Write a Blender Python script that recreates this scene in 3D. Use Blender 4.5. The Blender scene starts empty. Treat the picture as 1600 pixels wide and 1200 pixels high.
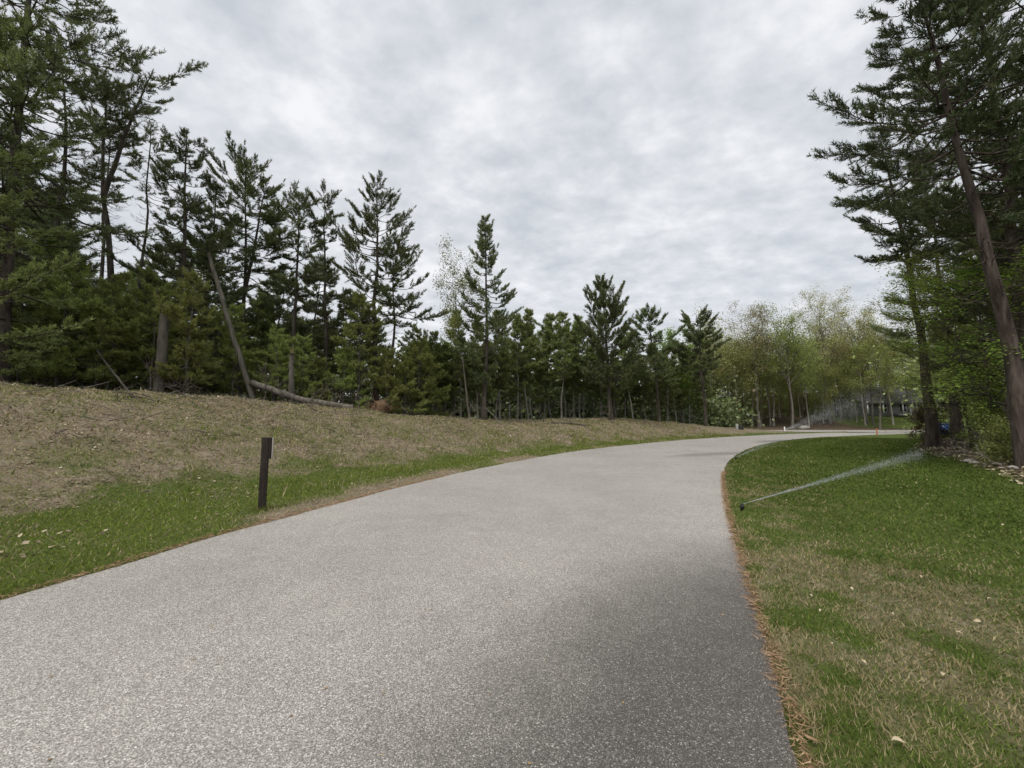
import bpy, math
import numpy as np
R_ = math.radians

# ------------------------------------------------------------------ camera
FPX, CX, CY = 600.0, 800.0, 600.0          # focal length in pixels of a 1600 px wide frame
CAM_H, TILT = 1.6, R_(5.33)
scene = bpy.context.scene
COL = scene.collection
cam = bpy.data.cameras.new('camera')
cam.sensor_width = 36.0
cam.lens = 36.0 * FPX / 1600.0
cam.clip_start, cam.clip_end = 0.05, 3000.0
cam_o = bpy.data.objects.new('camera', cam)
cam_o.location = (0, 0, CAM_H)
cam_o.rotation_euler = (math.pi / 2 + TILT, 0, 0)
COL.objects.link(cam_o)
scene.camera = cam_o

# ------------------------------------------------------------------ sky
SUN_EL, SUN_AZ = R_(58), R_(215)           # azimuth clockwise from +Y
world = bpy.data.worlds.new('World')
scene.world = world
world.use_nodes = True
nt = world.node_tree
nt.nodes.clear()
def N(t, kind, **kw):
    n = t.nodes.new(kind)
    for k, v in kw.items():
        setattr(n, k, v)
    return n
def math_node(t, op, a, b=None, c=None, clamp=False):
    n = t.nodes.new('ShaderNodeMath'); n.operation = op; n.use_clamp = clamp
    for i, v in enumerate((a, b, c)):
        if v is None: continue
        if isinstance(v, (int, float)): n.inputs[i].default_value = v
        else: t.links.new(v, n.inputs[i])
    return n.outputs[0]
def ramp(t, fac, stops, interp='LINEAR'):
    n = t.nodes.new('ShaderNodeValToRGB')
    e = n.color_ramp; e.interpolation = interp
    while len(e.elements) < len(stops): e.elements.new(0.5)
    for i, (p, c) in enumerate(stops):
        e.elements[i].position = p
        c = c if len(c) == 4 else (*c, 1)
        e.elements[i].color = c
    t.links.new(fac, n.inputs[0])
    return n.outputs[0]
def mixc(t, fac, a, b, blend='MIX'):
    n = t.nodes.new('ShaderNodeMix'); n.data_type = 'RGBA'; n.blend_type = blend
    for i, v in ((0, fac), (6, a), (7, b)):
        if isinstance(v, (int, float)): n.inputs[i].default_value = v
        elif isinstance(v, tuple): n.inputs[i].default_value = v if len(v) == 4 else (*v, 1)
        else: t.links.new(v, n.inputs[i])
    return n.outputs[2]
def noise(t, vec, scale, detail=4, rough=0.55, dist=0.0):
    n = t.nodes.new('ShaderNodeTexNoise')
    n.inputs['Scale'].default_value = scale
    n.inputs['Detail'].default_value = detail
    n.inputs['Roughness'].default_value = rough
    n.inputs['Distortion'].default_value = dist
    if vec is not None: t.links.new(vec, n.inputs['Vector'])
    return n.outputs[0]
def mapping(t, vec, scale=(1, 1, 1), rot=(0, 0, 0), loc=(0, 0, 0)):
    n = t.nodes.new('ShaderNodeMapping')
    n.inputs['Scale'].default_value = scale
    n.inputs['Rotation'].default_value = rot
    n.inputs['Location'].default_value = loc
    t.links.new(vec, n.inputs[0])
    return n.outputs[0]

sky = N(nt, 'ShaderNodeTexSky', sky_type='NISHITA', sun_disc=False,
        sun_elevation=SUN_EL, sun_rotation=SUN_AZ)
tc = N(nt, 'ShaderNodeTexCoord')
sep = N(nt, 'ShaderNodeSeparateXYZ'); nt.links.new(tc.outputs['Generated'], sep.inputs[0])
zz = math_node(nt, 'ADD', math_node(nt, 'MAXIMUM', sep.outputs[2], 0.0), 0.26)
cx_ = math_node(nt, 'DIVIDE', sep.outputs[0], zz)
cy_ = math_node(nt, 'DIVIDE', sep.outputs[1], zz)
comb = N(nt, 'ShaderNodeCombineXYZ'); nt.links.new(cx_, comb.inputs[0]); nt.links.new(cy_, comb.inputs[1])
big = noise(nt, mapping(nt, comb.outputs[0], (0.9, 1.0, 1), loc=(3.1, 1.7, 0)), 1.3, 3, 0.5, 0.2)
mid = noise(nt, mapping(nt, comb.outputs[0], (0.9, 1.2, 1), rot=(0, 0, 0.5), loc=(0.4, 5.2, 0)), 5.2, 5, 0.55, 0.1)
fine = noise(nt, mapping(nt, comb.outputs[0], (1.0, 1.2, 1), rot=(0, 0, 0.3)), 15.0, 4, 0.55, 0.1)
cl = math_node(nt, 'ADD', math_node(nt, 'MULTIPLY', big, 0.27),
     math_node(nt, 'ADD', math_node(nt, 'MULTIPLY', mid, 0.49), math_node(nt, 'MULTIPLY', fine, 0.24)))
CL = 10.0
ccol = ramp(nt, cl, [(0.38, (0.53, 0.56, 0.60)), (0.47, (0.62, 0.645, 0.68)), (0.54, (0.70, 0.72, 0.75)), (0.64, (0.83, 0.84, 0.86))])
csc = N(nt, 'ShaderNodeVectorMath', operation='SCALE'); nt.links.new(ccol, csc.inputs[0]); csc.inputs['Scale'].default_value = 6.05
skym = mixc(nt, 0.96, sky.outputs[0], csc.outputs[0])
bg = N(nt, 'ShaderNodeBackground'); bg.inputs['Strength'].default_value = 0.1
nt.links.new(skym, bg.inputs[0])
wo = N(nt, 'ShaderNodeOutputWorld'); nt.links.new(bg.outputs[0], wo.inputs[0])

# ------------------------------------------------------------------ sun behind the clouds, exposure
sun = bpy.data.lights.new('sun', 'SUN')
sun.energy, sun.angle, sun.color = 1.5, R_(25), (1.0, 0.96, 0.9)
sun_o = bpy.data.objects.new('sun', sun)
sun_o.rotation_euler = (math.pi / 2 - SUN_EL, 0, -SUN_AZ + math.pi)
sun_o.location = (0, 0, 40)
COL.objects.link(sun_o)
vs = scene.view_settings
vs.view_transform, vs.look, vs.exposure, vs.gamma, vs.use_curve_mapping = 'Standard', 'None', 0.9, 1.0, False
cy = scene.cycles
cy.max_bounces, cy.diffuse_bounces, cy.glossy_bounces, cy.transmission_bounces, cy.transparent_max_bounces = 5, 3, 2, 4, 6
cy.use_denoising = True
cy.caustics_reflective = cy.caustics_refractive = False

# ------------------------------------------------------------------ geometry helpers
def at(px, py, d):
    """world point at forward distance d that stands in direction (px,py) of the view"""
    u, v = (px - CX) / FPX, (CY - py) / FPX
    f = math.cos(TILT) - v * math.sin(TILT)
    up = v * math.cos(TILT) + math.sin(TILT)
    return np.array([u / f * d, d, CAM_H + up / f * d])
def gp(px, py, z=0.0):
    u, v = (px - CX) / FPX, (CY - py) / FPX
    f = math.cos(TILT) - v * math.sin(TILT)
    up = v * math.cos(TILT) + math.sin(TILT)
    k = (z - CAM_H) / up
    return np.array([u * k, f * k])

def vnoise(x, y, seed=0):
    x = np.asarray(x, float); y = np.asarray(y, float)
    xi, yi = np.floor(x).astype(np.int64), np.floor(y).astype(np.int64)
    xf, yf = x - xi, y - yi
    def h(a, b):
        n = (a * 374761393 + b * 668265263 + seed * 1442695041) & 0xffffffff
        n = ((n ^ (n >> 13)) * 1274126177) & 0xffffffff
        return ((n ^ (n >> 16)) & 0xffff) / 65535.0
    u, v = xf * xf * (3 - 2 * xf), yf * yf * (3 - 2 * yf)
    return (h(xi, yi) * (1 - u) + h(xi + 1, yi) * u) * (1 - v) + (h(xi, yi + 1) * (1 - u) + h(xi + 1, yi + 1) * u) * v
def fbm(x, y, seed=0, oct=4):
    s, a, t = 0, 0.5, 0
    for i in range(oct):
        s = s + a * vnoise(x * 2 ** i, y * 2 ** i, seed + i * 17); t += a; a *= 0.5
    return s / t
def sstep(a, b, x):
    t = np.clip((x - a) / (b - a), 0, 1)
    return t * t * (3 - 2 * t)
def nrm(v):
    return v / np.maximum(np.linalg.norm(v, axis=-1, keepdims=True), 1e-9)

class MB:
    """collects triangles; build() links them as one mesh object"""
    def __init__(s): s.V, s.F, s.A, s.n = [], [], [], 0
    def add(s, V, F, a=None):
        V = np.asarray(V, float).reshape(-1, 3); F = np.asarray(F, int).reshape(-1, 3)
        s.V.append(V); s.F.append(F + s.n); s.n += len(V)
        s.A.append(np.full(len(V), 0.5) if a is None else np.broadcast_to(np.asarray(a, float), (len(V),)))
        return s
    def box(s, c, size, rz=0.0):
        x, y, z = np.array(size) / 2
        V = np.array([[a, b, d] for a in (-x, x) for b in (-y, y) for d in (-z, z)])
        co, si = math.cos(rz), math.sin(rz)
        V = V @ np.array([[co, si, 0], [-si, co, 0], [0, 0, 1]]) + np.array(c)
        F = [[0,1,3],[0,3,2],[4,6,7],[4,7,5],[0,4,5],[0,5,1],[2,3,7],[2,7,6],[0,2,6],[0,6,4],[1,5,7],[1,7,3]]
        return s.add(V, F)
    def mesh(s, name, smooth=False):
        V = np.concatenate(s.V).astype(np.float32); F = np.concatenate(s.F).astype(np.int32); A = np.concatenate(s.A).astype(np.float32)
        me = bpy.data.meshes.new(name)
        me.vertices.add(len(V)); me.vertices.foreach_set('co', V.ravel())
        me.loops.add(F.size); me.loops.foreach_set('vertex_index', F.ravel())
        me.polygons.add(len(F)); me.polygons.foreach_set('loop_start', np.arange(0, F.size, 3, dtype=np.int32))
        if smooth: me.polygons.foreach_set('use_smooth', np.ones(len(F), dtype=bool))
        at_ = me.attributes.new('rnd', 'FLOAT', 'POINT'); at_.data.foreach_set('value', A)
        me.update(calc_edges=True)
        return me
    def build(s, name, mat, parent=None, smooth=False):
        return link(name, s.mesh(name, smooth), mat, parent)
def link(name, me, mat, parent=None):
    if mat is not None and not me.materials: me.materials.append(mat)
    o = bpy.data.objects.new(name, me); COL.objects.link(o)
    if parent is not None: o.parent = parent
    return o
def empty(name, loc, rz=0.0):
    o = bpy.data.objects.new(name, None); COL.objects.link(o)
    o.location = [float(q) for q in loc]; o.rotation_euler = (0, 0, rz); o.empty_display_size = 0.2
    return o
def tag(o, label, cat=None, group=None, kind=None):
    if label: o['label'] = label
    if cat: o['category'] = cat
    if group: o['group'] = group
    if kind: o['kind'] = kind
    return o
def copy_thing(o, loc, rz, sc=1.0, label=None, group=None):
    c = o.copy(); COL.objects.link(c)
    c.location = [float(q) for q in loc]; c.rotation_euler = (0, 0, rz)
    c.scale = (sc, sc, sc) if isinstance(sc, (int, float)) else sc
    if label: c['label'] = label
    if group: c['group'] = group
    for ch in list(o.children):
        k = ch.copy(); COL.objects.link(k); k.parent = c
        for g in list(ch.children):
            q = g.copy(); COL.objects.link(q); q.parent = k
    return c

def tubes(paths, radii, sides, cap=False):
    P = np.asarray(paths, float); r = np.asarray(radii, float)
    if P.ndim == 2: P, r = P[None], r[None]
    B, n, _ = P.shape
    T = nrm(np.gradient(P, axis=1))
    m = nrm(T.mean(1))
    ref = np.where(np.abs(m[:, 2:3]) > 0.8, np.array([[1., 0, 0]]), np.array([[0., 0, 1]]))[:, None, :]
    n1 = nrm(np.cross(T, np.broadcast_to(ref, T.shape))); n2 = np.cross(T, n1)
    a = np.arange(sides) * 2 * np.pi / sides
    V = P[:, :, None] + r[:, :, None, None] * (np.cos(a)[None, None, :, None] * n1[:, :, None] + np.sin(a)[None, None, :, None] * n2[:, :, None])
    b, i, k = np.meshgrid(np.arange(B), np.arange(n - 1), np.arange(sides), indexing='ij')
    k2 = (k + 1) % sides
    def ix(b, i, k): return (b * n + i) * sides + k
    q = np.stack([ix(b, i, k), ix(b, i, k2), ix(b, i + 1, k2), ix(b, i + 1, k)], -1).reshape(-1, 4)
    F = np.concatenate([q[:, [0, 1, 2]], q[:, [0, 2, 3]]])
    V = V.reshape(-1, 3)
    if cap:
        for j, flip in ((0, False), (n - 1, True)):
            c0 = len(V); V = np.concatenate([V, P[:, j]])
            for bb in range(B):
                kk = np.arange(sides); f = np.stack([np.full(sides, c0 + bb), ix(bb, j, kk), ix(bb, j, (kk + 1) % sides)], -1)
                F = np.concatenate([F, f[:, ::-1] if flip else f])
    return V, F

def blades(P, D, l, w, K, spread, up, rng):
    """K thin tapering needles from each point P along D"""
    n = len(P)
    Pk = np.repeat(P, K, 0); Dk = np.repeat(D, K, 0)
    d = nrm(Dk + rng.normal(size=(n * K, 3)) * spread + np.array([0, 0, up]))
    side = nrm(np.cross(d, rng.normal(size=(n * K, 3))))
    ll = (l * rng.uniform(0.7, 1.25, n * K))[:, None]; ww = (w * rng.uniform(0.7, 1.2, n * K))[:, None]
    b = Pk + rng.normal(size=(n * K, 3)) * l * 0.12
    V = np.stack([b - side * ww * 0.5 + d * ll * .1, b + side * ww * 0.5 + d * ll * .1, b + d * ll], 1).reshape(-1, 3)
    F = np.arange(n * K * 3).reshape(-1, 3)
    a = np.repeat(rng.uniform(0, 1, n), K) * 0.6 + rng.uniform(0, 1, n * K) * 0.4
    return V, F, np.repeat(a, 3)
def leaves(P, size, rng, flat=0.6, K=1, jit=0.0):
    n = len(P) * K
    Pk = np.repeat(P, K, 0) + rng.normal(size=(n, 3)) * jit
    nn = nrm(rng.normal(size=(n, 3)) * (1 - flat) + np.array([0, 0, flat]))
    d = nrm(np.cross(nn, rng.normal(size=(n, 3)))); s = np.cross(nn, d)
    sz = (size * rng.uniform(0.6, 1.3, n))[:, None]
    V = np.stack([Pk, Pk + d * sz * .5 + s * sz * .36 + nn * sz * .06, Pk + d * sz, Pk + d * sz * .5 - s * sz * .36 + nn * sz * .06], 1).reshape(-1, 3)
    i = np.arange(n)[:, None] * 4
    F = np.concatenate([i + [0, 1, 2], i + [0, 2, 3]])
    return V, F, np.repeat(rng.uniform(0, 1, n), 4)

# ------------------------------------------------------------------ materials
def new_mat(name):
    m = bpy.data.materials.new(name); m.use_nodes = True
    t = m.node_tree; t.nodes.clear()
    out = t.nodes.new('ShaderNodeOutputMaterial')
    return m, t, out
def principled(t, out, base, rough=0.8, spec=0.3, normal=None):
    p = t.nodes.new('ShaderNodeBsdfPrincipled')
    if isinstance(base, tuple): p.inputs['Base Color'].default_value = base if len(base) == 4 else (*base, 1)
    else: t.links.new(base, p.inputs['Base Color'])
    if isinstance(rough, (int, float)): p.inputs['Roughness'].default_value = rough
    else: t.links.new(rough, p.inputs['Roughness'])
    p.inputs['Specular IOR Level'].default_value = spec
    if normal is not None: t.links.new(normal, p.inputs['Normal'])
    t.links.new(p.outputs[0], out.inputs[0])
    return p
def bump(t, h, strength, dist):
    b = t.nodes.new('ShaderNodeBump'); b.inputs['Strength'].default_value = strength; b.inputs['Distance'].default_value = dist
    t.links.new(h, b.inputs['Height']); return b.outputs[0]
def objpos(t):
    g = t.nodes.new('ShaderNodeTexCoord'); return g.outputs['Object']
def worldpos(t):
    g = t.nodes.new('ShaderNodeNewGeometry'); return g.outputs['Position']
def attr(t, name, out='Fac'):
    a = t.nodes.new('ShaderNodeAttribute'); a.attribute_name = name; return a.outputs[out]

def mat_leaf(name, dark, light, trans=0.3, vary=0.25, old=None, oldamt=0.05):
    m, t, out = new_mat(name)
    r = attr(t, 'rnd')
    stops = [(0.0, dark), (0.85, light)]
    c = ramp(t, r, stops)
    if old:
        c = mixc(t, ramp(t, r, [(oldamt * .8, (1, 1, 1)), (oldamt, (0, 0, 0))]), c, old)
    oi = t.nodes.new('ShaderNodeObjectInfo')
    h = t.nodes.new('ShaderNodeHueSaturation'); t.links.new(c, h.inputs['Color'])
    t.links.new(math_node(t, 'ADD', math_node(t, 'MULTIPLY', oi.outputs['Random'], 0.03), 0.485), h.inputs['Hue'])
    t.links.new(math_node(t, 'ADD', math_node(t, 'MULTIPLY', oi.outputs['Random'], vary * 2), 1 - vary), h.inputs['Value'])
    d = t.nodes.new('ShaderNodeBsdfDiffuse'); t.links.new(h.outputs[0], d.inputs[0])
    tr = t.nodes.new('ShaderNodeBsdfTranslucent'); t.links.new(h.outputs[0], tr.inputs[0])
    mx = t.nodes.new('ShaderNodeMixShader'); mx.inputs[0].default_value = trans
    t.links.new(d.outputs[0], mx.inputs[1]); t.links.new(tr.outputs[0], mx.inputs[2])
    g = t.nodes.new('ShaderNodeBsdfGlossy'); g.inputs['Roughness'].default_value = 0.5; g.inputs[0].default_value = (.8, .8, .8, 1)
    m2 = t.nodes.new('ShaderNodeMixShader'); m2.inputs[0].default_value = 0.03
    t.links.new(mx.outputs[0], m2.inputs[1]); t.links.new(g.outputs[0], m2.inputs[2])
    t.links.new(m2.outputs[0], out.inputs[0])
    return m
def mat_bark(name, a, b, c, scale=6.0, patch=None):
    m, t, out = new_mat(name)
    p = mapping(t, objpos(t), (1, 1, 0.18))
    n1 = noise(t, p, scale, 6, 0.65, 0.3)
    n2 = noise(t, objpos(t), scale * 0.25, 3)
    col = ramp(t, n1, [(0.32, a), (0.5, b), (0.7, c)])
    col = mixc(t, math_node(t, 'MULTIPLY', n2, 0.5), col, a)
    if patch: col = mixc(t, ramp(t, n2, [(0.52, (0, 0, 0)), (0.62, (1, 1, 1))]), col, patch)
    principled(t, out, col, 0.9, 0.15, bump(t, n1, 1.0, 0.06))
    return m
M = {}
M['needle_dark'] = mat_leaf('needle_dark', (.055, .072, .027), (.215, .25, .1), .32, .22, (.16, .11, .04), .03)
M['needle_backlit'] = mat_leaf('needle_backlit', (.03, .046, .018), (.12, .155, .06), .25, .1, (.16, .11, .04), .03)  # needle_dark made darker: the right pines' backlit shade is put into the colour
M['needle_mid'] = mat_leaf('needle_mid', (.10, .13, .04), (.33, .385, .13), .36, .22, (.16, .11, .04), .03)
M['needle_young'] = mat_leaf('needle_young', (.13, .165, .042), (.40, .44, .13), .38, .2, (.2, .15, .05), .03)
M['leaf_bright'] = mat_leaf('leaf_bright', (.12, .18, .03), (.33, .42, .085), .45, .2)
M['leaf_spring'] = mat_leaf('leaf_spring', (.15, .18, .045), (.38, .42, .13), .42, .22)
M['leaf_tan'] = mat_leaf('leaf_tan', (.21, .2, .075), (.48, .45, .2), .42, .2)
M['leaf_dull'] = mat_leaf('leaf_dull', (.14, .17, .045), (.37, .41, .12), .42, .2)
M['leaf_russet'] = mat_leaf('leaf_russet', (.05, .03, .018), (.14, .10, .05), .3, .1)
M['bark_pine'] = mat_bark('bark_pine', (.035, .028, .022), (.09, .075, .06), (.17, .145, .12))
M['bark_red'] = mat_bark('bark_red', (.03, .022, .018), (.085, .066, .054), (.17, .14, .118))
M['bark_grey'] = mat_bark('bark_grey', (.07, .062, .05), (.15, .135, .11), (.25, .225, .19), 5)
M['bark_pale'] = mat_bark('bark_pale', (.16, .145, .12), (.30, .28, .235), (.46, .43, .38), 5)
M['deadwood'] = mat_bark('deadwood', (.075, .065, .052), (.16, .14, .115), (.27, .245, .205), 8)
M['rootsoil'] = mat_bark('rootsoil', (.08, .05, .03), (.16, .10, .06), (.24, .17, .11), 8)
M['fresh_wood'] = mat_bark('fresh_wood', (.2, .14, .08), (.34, .25, .15), (.46, .36, .23), 9)

def mat_grass(name, green_d, green_l, straw_d, straw_l):
    """rnd < 1: green blade, rnd > 1: dry blade"""
    m, t, out = new_mat(name)
    r = attr(t, 'rnd')
    g = ramp(t, r, [(0.0, green_d), (0.95, green_l)])
    s = ramp(t, math_node(t, 'SUBTRACT', r, 1.0), [(0.0, straw_d), (0.95, straw_l)])
    c = mixc(t, math_node(t, 'GREATER_THAN', r, 1.0), g, s)
    d = t.nodes.new('ShaderNodeBsdfDiffuse'); t.links.new(c, d.inputs[0])
    tr = t.nodes.new('ShaderNodeBsdfTranslucent'); t.links.new(c, tr.inputs[0])
    mx = t.nodes.new('ShaderNodeMixShader'); mx.inputs[0].default_value = 0.35
    t.links.new(d.outputs[0], mx.inputs[1]); t.links.new(tr.outputs[0], mx.inputs[2])
    t.links.new(mx.outputs[0], out.inputs[0])
    return m
M['grass'] = mat_grass('grass', (.10, .135, .026), (.255, .305, .066), (.28, .22, .115), (.55, .465, .28))
M['lawn'] = mat_grass('lawn', (.06, .095, .02), (.20, .26, .06), (.24, .19, .095), (.5, .42, .25))
M['straw'] = mat_grass('straw', (.15, .175, .06), (.30, .32, .13), (.16, .125, .085), (.6, .51, .37))

M['weed'] = mat_grass('weed', (.075, .10, .05), (.17, .21, .11), (.2, .16, .1), (.4, .34, .24))
def mat_plain(name, c1, c2, scale=8, rough=.7, spec=.3, bmp=0.0):
    m, t, out = new_mat(name)
    n = noise(t, objpos(t), scale, 5)
    principled(t, out, ramp(t, n, [(.3, c1), (.7, c2)]), rough, spec, bump(t, n, bmp, .02) if bmp else None)
    return m

# ------------------------------------------------------------------ the lie of the land
LE = [np.array(p) for p in ((-9.6, -22.), (-7.2, -8.), (-5.35, 0.))] + \
     [gp(x, y) for x, y in ((0, 937), (150, 894), (300, 848), (400, 821), (500, 794), (600, 767), (700, 743), (800, 722),
                            (900, 705), (1000, 693.5), (1100, 685), (1200, 679.5), (1300, 676))]
RE = [np.array(p) for p in ((-4.6, -22.), (-1.6, -8.), (.55, 0.))] + \
     [gp(x, y) for x, y in ((1262, 1200), (1205, 1030), (1163, 900), (1141, 820), (1131, 770), (1130, 742), (1137, 724), (1158, 707),
                            (1195, 694), (1250, 686), (1350, 680), (1450, 677))]
def smooth_line(pts, step=0.35):
    P = np.array(pts); n = len(P)
    seg = np.r_[0, np.cumsum(np.linalg.norm(np.diff(P, axis=0), axis=1))]
    t = np.arange(0, seg[-1], step); t = np.r_[t, seg[-1]]
    # Catmull-Rom through the points
    k = np.clip(np.searchsorted(seg, t, 'right') - 1, 0, n - 2)
    m = np.gradient(P, seg, axis=0)
    h = (seg[k + 1] - seg[k])[:, None]; u = ((t - seg[k])[:, None]) / h
    return (2*u**3 - 3*u**2 + 1) * P[k] + (u**3 - 2*u**2 + u) * h * m[k] + (-2*u**3 + 3*u**2) * P[k+1] + (u**3 - u**2) * h * m[k+1]
LEs, REs = smooth_line(LE), smooth_line(RE)
def side_dist(line, x, y, left):
    """signed distance: positive on the named side of the line; also the index of the nearest point"""
    x = np.atleast_1d(np.asarray(x, float)).ravel(); y = np.atleast_1d(np.asarray(y, float)).ravel()
    T = np.gradient(line, axis=0); T = T / np.linalg.norm(T, axis=1, keepdims=True)
    dist = np.empty(len(x)); idx = np.empty(len(x), int)
    for a in range(0, len(x), 20000):
        q = (x[a:a+20000, None] - line[None, :, 0]) ** 2 + (y[a:a+20000, None] - line[None, :, 1]) ** 2
        j = q.argmin(1); idx[a:a+20000] = j; dist[a:a+20000] = np.sqrt(q[np.arange(len(j)), j])
    dx, dy = x - line[idx, 0], y - line[idx, 1]
    cr = T[idx, 0] * dy - T[idx, 1] * dx
    sg = np.where(cr >= 0, 1.0, -1.0) * (1 if left else -1)
    return dist * sg, idx
# bank beside the road: foot, crest distance and crest height by the nearest road edge
_by = [-22, 0, 6, 10, 14, 19, 24, 29, 33, 37, 42, 46, 52]
_A  = [2.7, 2.7, 2.75, 2.55, 2.2, 1.75, 1.55, 1.62, 1.75, 1.45, .75, .25, .1]
_s0 = [4.5, 4.5, 4.0, 3.0, 2.2, 1.6, 1.4, 1.4, 1.4, 1.5, 1.5, 2, 2]
_s1 = [15, 15, 14.5, 13, 11.5, 10.5, 9.6, 9.0, 8.5, 8.0, 7.0, 6, 6]
def crest(yn): return np.interp(yn, _by, _A), np.interp(yn, _by, _s0), np.interp(yn, _by, _s1)
def land(x, y, full=False):
    shp = np.shape(x)
    x = np.atleast_1d(np.asarray(x, float)).ravel(); y = np.atleast_1d(np.asarray(y, float)).ravel()
    sl, il = side_dist(LEs, x, y, True)
    sr, ir = side_dist(REs, x, y, False)
    A, s0, s1 = crest(LEs[il, 1])
    u = np.clip((sl - s0) / (s1 - s0), 0, 1)
    prof = np.sin(u * np.pi / 2) ** 1.25
    zb = A * prof + sstep(0, .5, sl) * 0.03
    back = np.clip(sl - s1, 0, 60)
    zb = zb - np.minimum(back * 0.05, 0.9) * np.clip(A, 0, 1)
    rough = (fbm(x * .5, y * .5, 3, 4) - .5) * .45 + (fbm(x * 2.2, y * 2.2, 9, 3) - .5) * .24
    zb = zb + rough * sstep(.2, 1, u) * np.clip(A, 0.2, 1)
    zr = sstep(0, .4, sr) * .03 + (fbm(x * .3, y * .3, 5, 3) - .5) * .14 * sstep(.5, 3, sr)
    wr = woods_right(x, y)
    zr = zr + wr * (.22 + (fbm(x * 1.4, y * 1.4, 8, 3) - .5) * .25)
    on = (sl < 0) & (sr < 0)
    z = np.where(sl > 0, zb, np.where(sr > 0, zr, -0.03))
    z = np.where(on, -0.03 - 0.04 * sstep(0, .5, np.minimum(-sl, -sr)), z)
    # the crossing road far ahead and the rising wood floor behind it
    m = sstep(30, 40, x) * sstep(50.0, 51.5, y)
    z = z * (1 - m) + m * (-0.05)
    far = sstep(61.8, 64, y + np.clip(40 - x, 0, 40) * .02) * sstep(24, 36, x)
    z = np.where(far > 0, z * (1 - far) + far * (.12 + (y - 62) * .03 * (y < 120) + 1.7 * (y >= 120) + (fbm(x*.5, y*.5, 4, 3)-.5)*.2), z)
    gl = sstep(44, 52, x) * (1 - sstep(100, 120, x)) * sstep(64, 80, y) * (1 - sstep(110, 130, y))
    z = z + gl * 1.6
    if full: return z, sl, sr, u, wr, far, s1
    return z.reshape(shp) if shp else float(z[0])
WB = np.array([gp(*p) for p in ((1440, 690), (1420, 702), (1440, 712), (1480, 724), (1530, 742), (1600, 770))] + [(11.5, 5.0), (12.5, -8)])[::-1]
WBs = smooth_line(WB, .4)
def woods_right(x, y):
    # the leaf-littered floor of the wood right of the lawn
    s, i = side_dist(WBs, x, y, False)
    yb = np.interp(y, WBs[:, 1], WBs[:, 0])
    top = gp(1440, 690)[1]
    return sstep(0, 1.2, x - yb) * (1 - sstep(top - 1, top + 1.5, y))
def zl(x, y): return land(float(x), float(y))

# ------------------------------------------------------------------ ground sheet
def axis(lo, hi, step, far, growth=1.25):
    a = list(np.arange(lo, hi + 1e-6, step)); s = step
    while a[-1] < far: s *= growth; a.append(a[-1] + s)
    s = step; b = [lo]
    while b[-1] > -far: s *= growth; b.append(b[-1] - s)
    return np.array(b[:0:-1] + a)
gx, gy = axis(-24, 46, .26, 900), axis(-3, 64, .26, 900)
X, Y = np.meshgrid(gx, gy)
Zg, SL, SR, UB, WR, FAR, S1 = land(X, Y, True)
Xf, Yf = X.ravel(), Y.ravel()
def dry_right(x, y, sr):
    n = fbm(x * .55 + y * .25, y * .8, 21, 4)
    near = (1 - sstep(.9, 3.6, np.hypot(x - 2.7, (y - 2.4) * .8))) * 1.1 + .22 * (1 - sstep(3, 7, np.hypot(x - 2.5, y)))
    edge = (1 - sstep(.2, 2.6, sr)) * .55 * (1 - sstep(8, 16, y))
    streak = (1 - sstep(.8, 3.0, sr)) * (.5 + .5 * vnoise(x * .4, y * .4, 6)) * .4
    n3 = fbm(x * 3.4 + y * 1.0, y * 2.8, 27, 4)
    return np.clip((near * .52 + edge * .6 + streak * .8) * sstep(.40, .62, n * .3 + n3 * .7) * 1.0 + sstep(.62, .75, n) * .12, 0, .62)
def dry_left(x, y, sl, u):
    n = fbm(x * .6, y * .6, 31, 4); n2 = fbm(x * 1.7, y * 1.7, 35, 3)
    slope = sstep(-.10, .24, u + (n - .5) * .30) * sstep(-.05, .06, u + (n2 - .5) * .1)
    patch = sstep(.50, .60, n2) * .7 * sstep(.0, .2, u + .06)
    edge = (1 - sstep(.3, 1.3, sl)) * sstep(4.6, 7, y) * (.4 + .9 * sstep(.35, .6, n)) * (1 - sstep(14, 22, y) * .6)
    ph = np.clip(slope * (.55 + .55 * n2) + patch * slope * .8 + sstep(.55, .66, n2) * sstep(0, .05, u) * .35, 0, 1)
    return np.clip(np.maximum(ph, edge), 0, 1)
dL = dry_left(Xf, Yf, SL, UB); dR = dry_right(Xf, Yf, SR)
isL = SL > 0
forest = np.where(isL, sstep(-1.2, 1.5, SL - S1), np.maximum(WR, FAR * sstep(.2, .8, FAR)))
houseglade = sstep(58, 62, Xf) * (1 - sstep(92, 96, Xf)) * sstep(64, 66, Yf) * (1 - sstep(96, 100, Yf))
forest = forest * (1 - houseglade)
forest = np.maximum(forest, (SR > 0) * sstep(30, 36, Xf - Yf * .9 + 10) * 0)
dry = np.where(isL, dL, dR) * (1 - houseglade)
far_l = np.where(isL & (Yf > 38), 1 - sstep(0, .6, UB), 0)
tri = []
ny, nx = X.shape
i, j = np.meshgrid(np.arange(ny - 1), np.arange(nx - 1), indexing='ij')
a = (i * nx + j).ravel()
F = np.concatenate([np.stack([a, a + 1, a + nx + 1], 1), np.stack([a, a + nx + 1, a + nx], 1)])
gm = MB(); gm.add(np.stack([Xf, Yf, Zg], 1), F, dry)
gme = gm.mesh('ground', True)
for nm, arr in (('forest', forest), ('leftside', isL.astype(float))):
    q = gme.attributes.new(nm, 'FLOAT', 'POINT'); q.data.foreach_set('value', np.asarray(arr, np.float32))
m, t, out = new_mat('ground')
wp = worldpos(t)
n_f = noise(t, wp, 38, 5, .65); n_m = noise(t, wp, 7, 5, .6); n_b = noise(t, wp, .9, 4)
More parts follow.
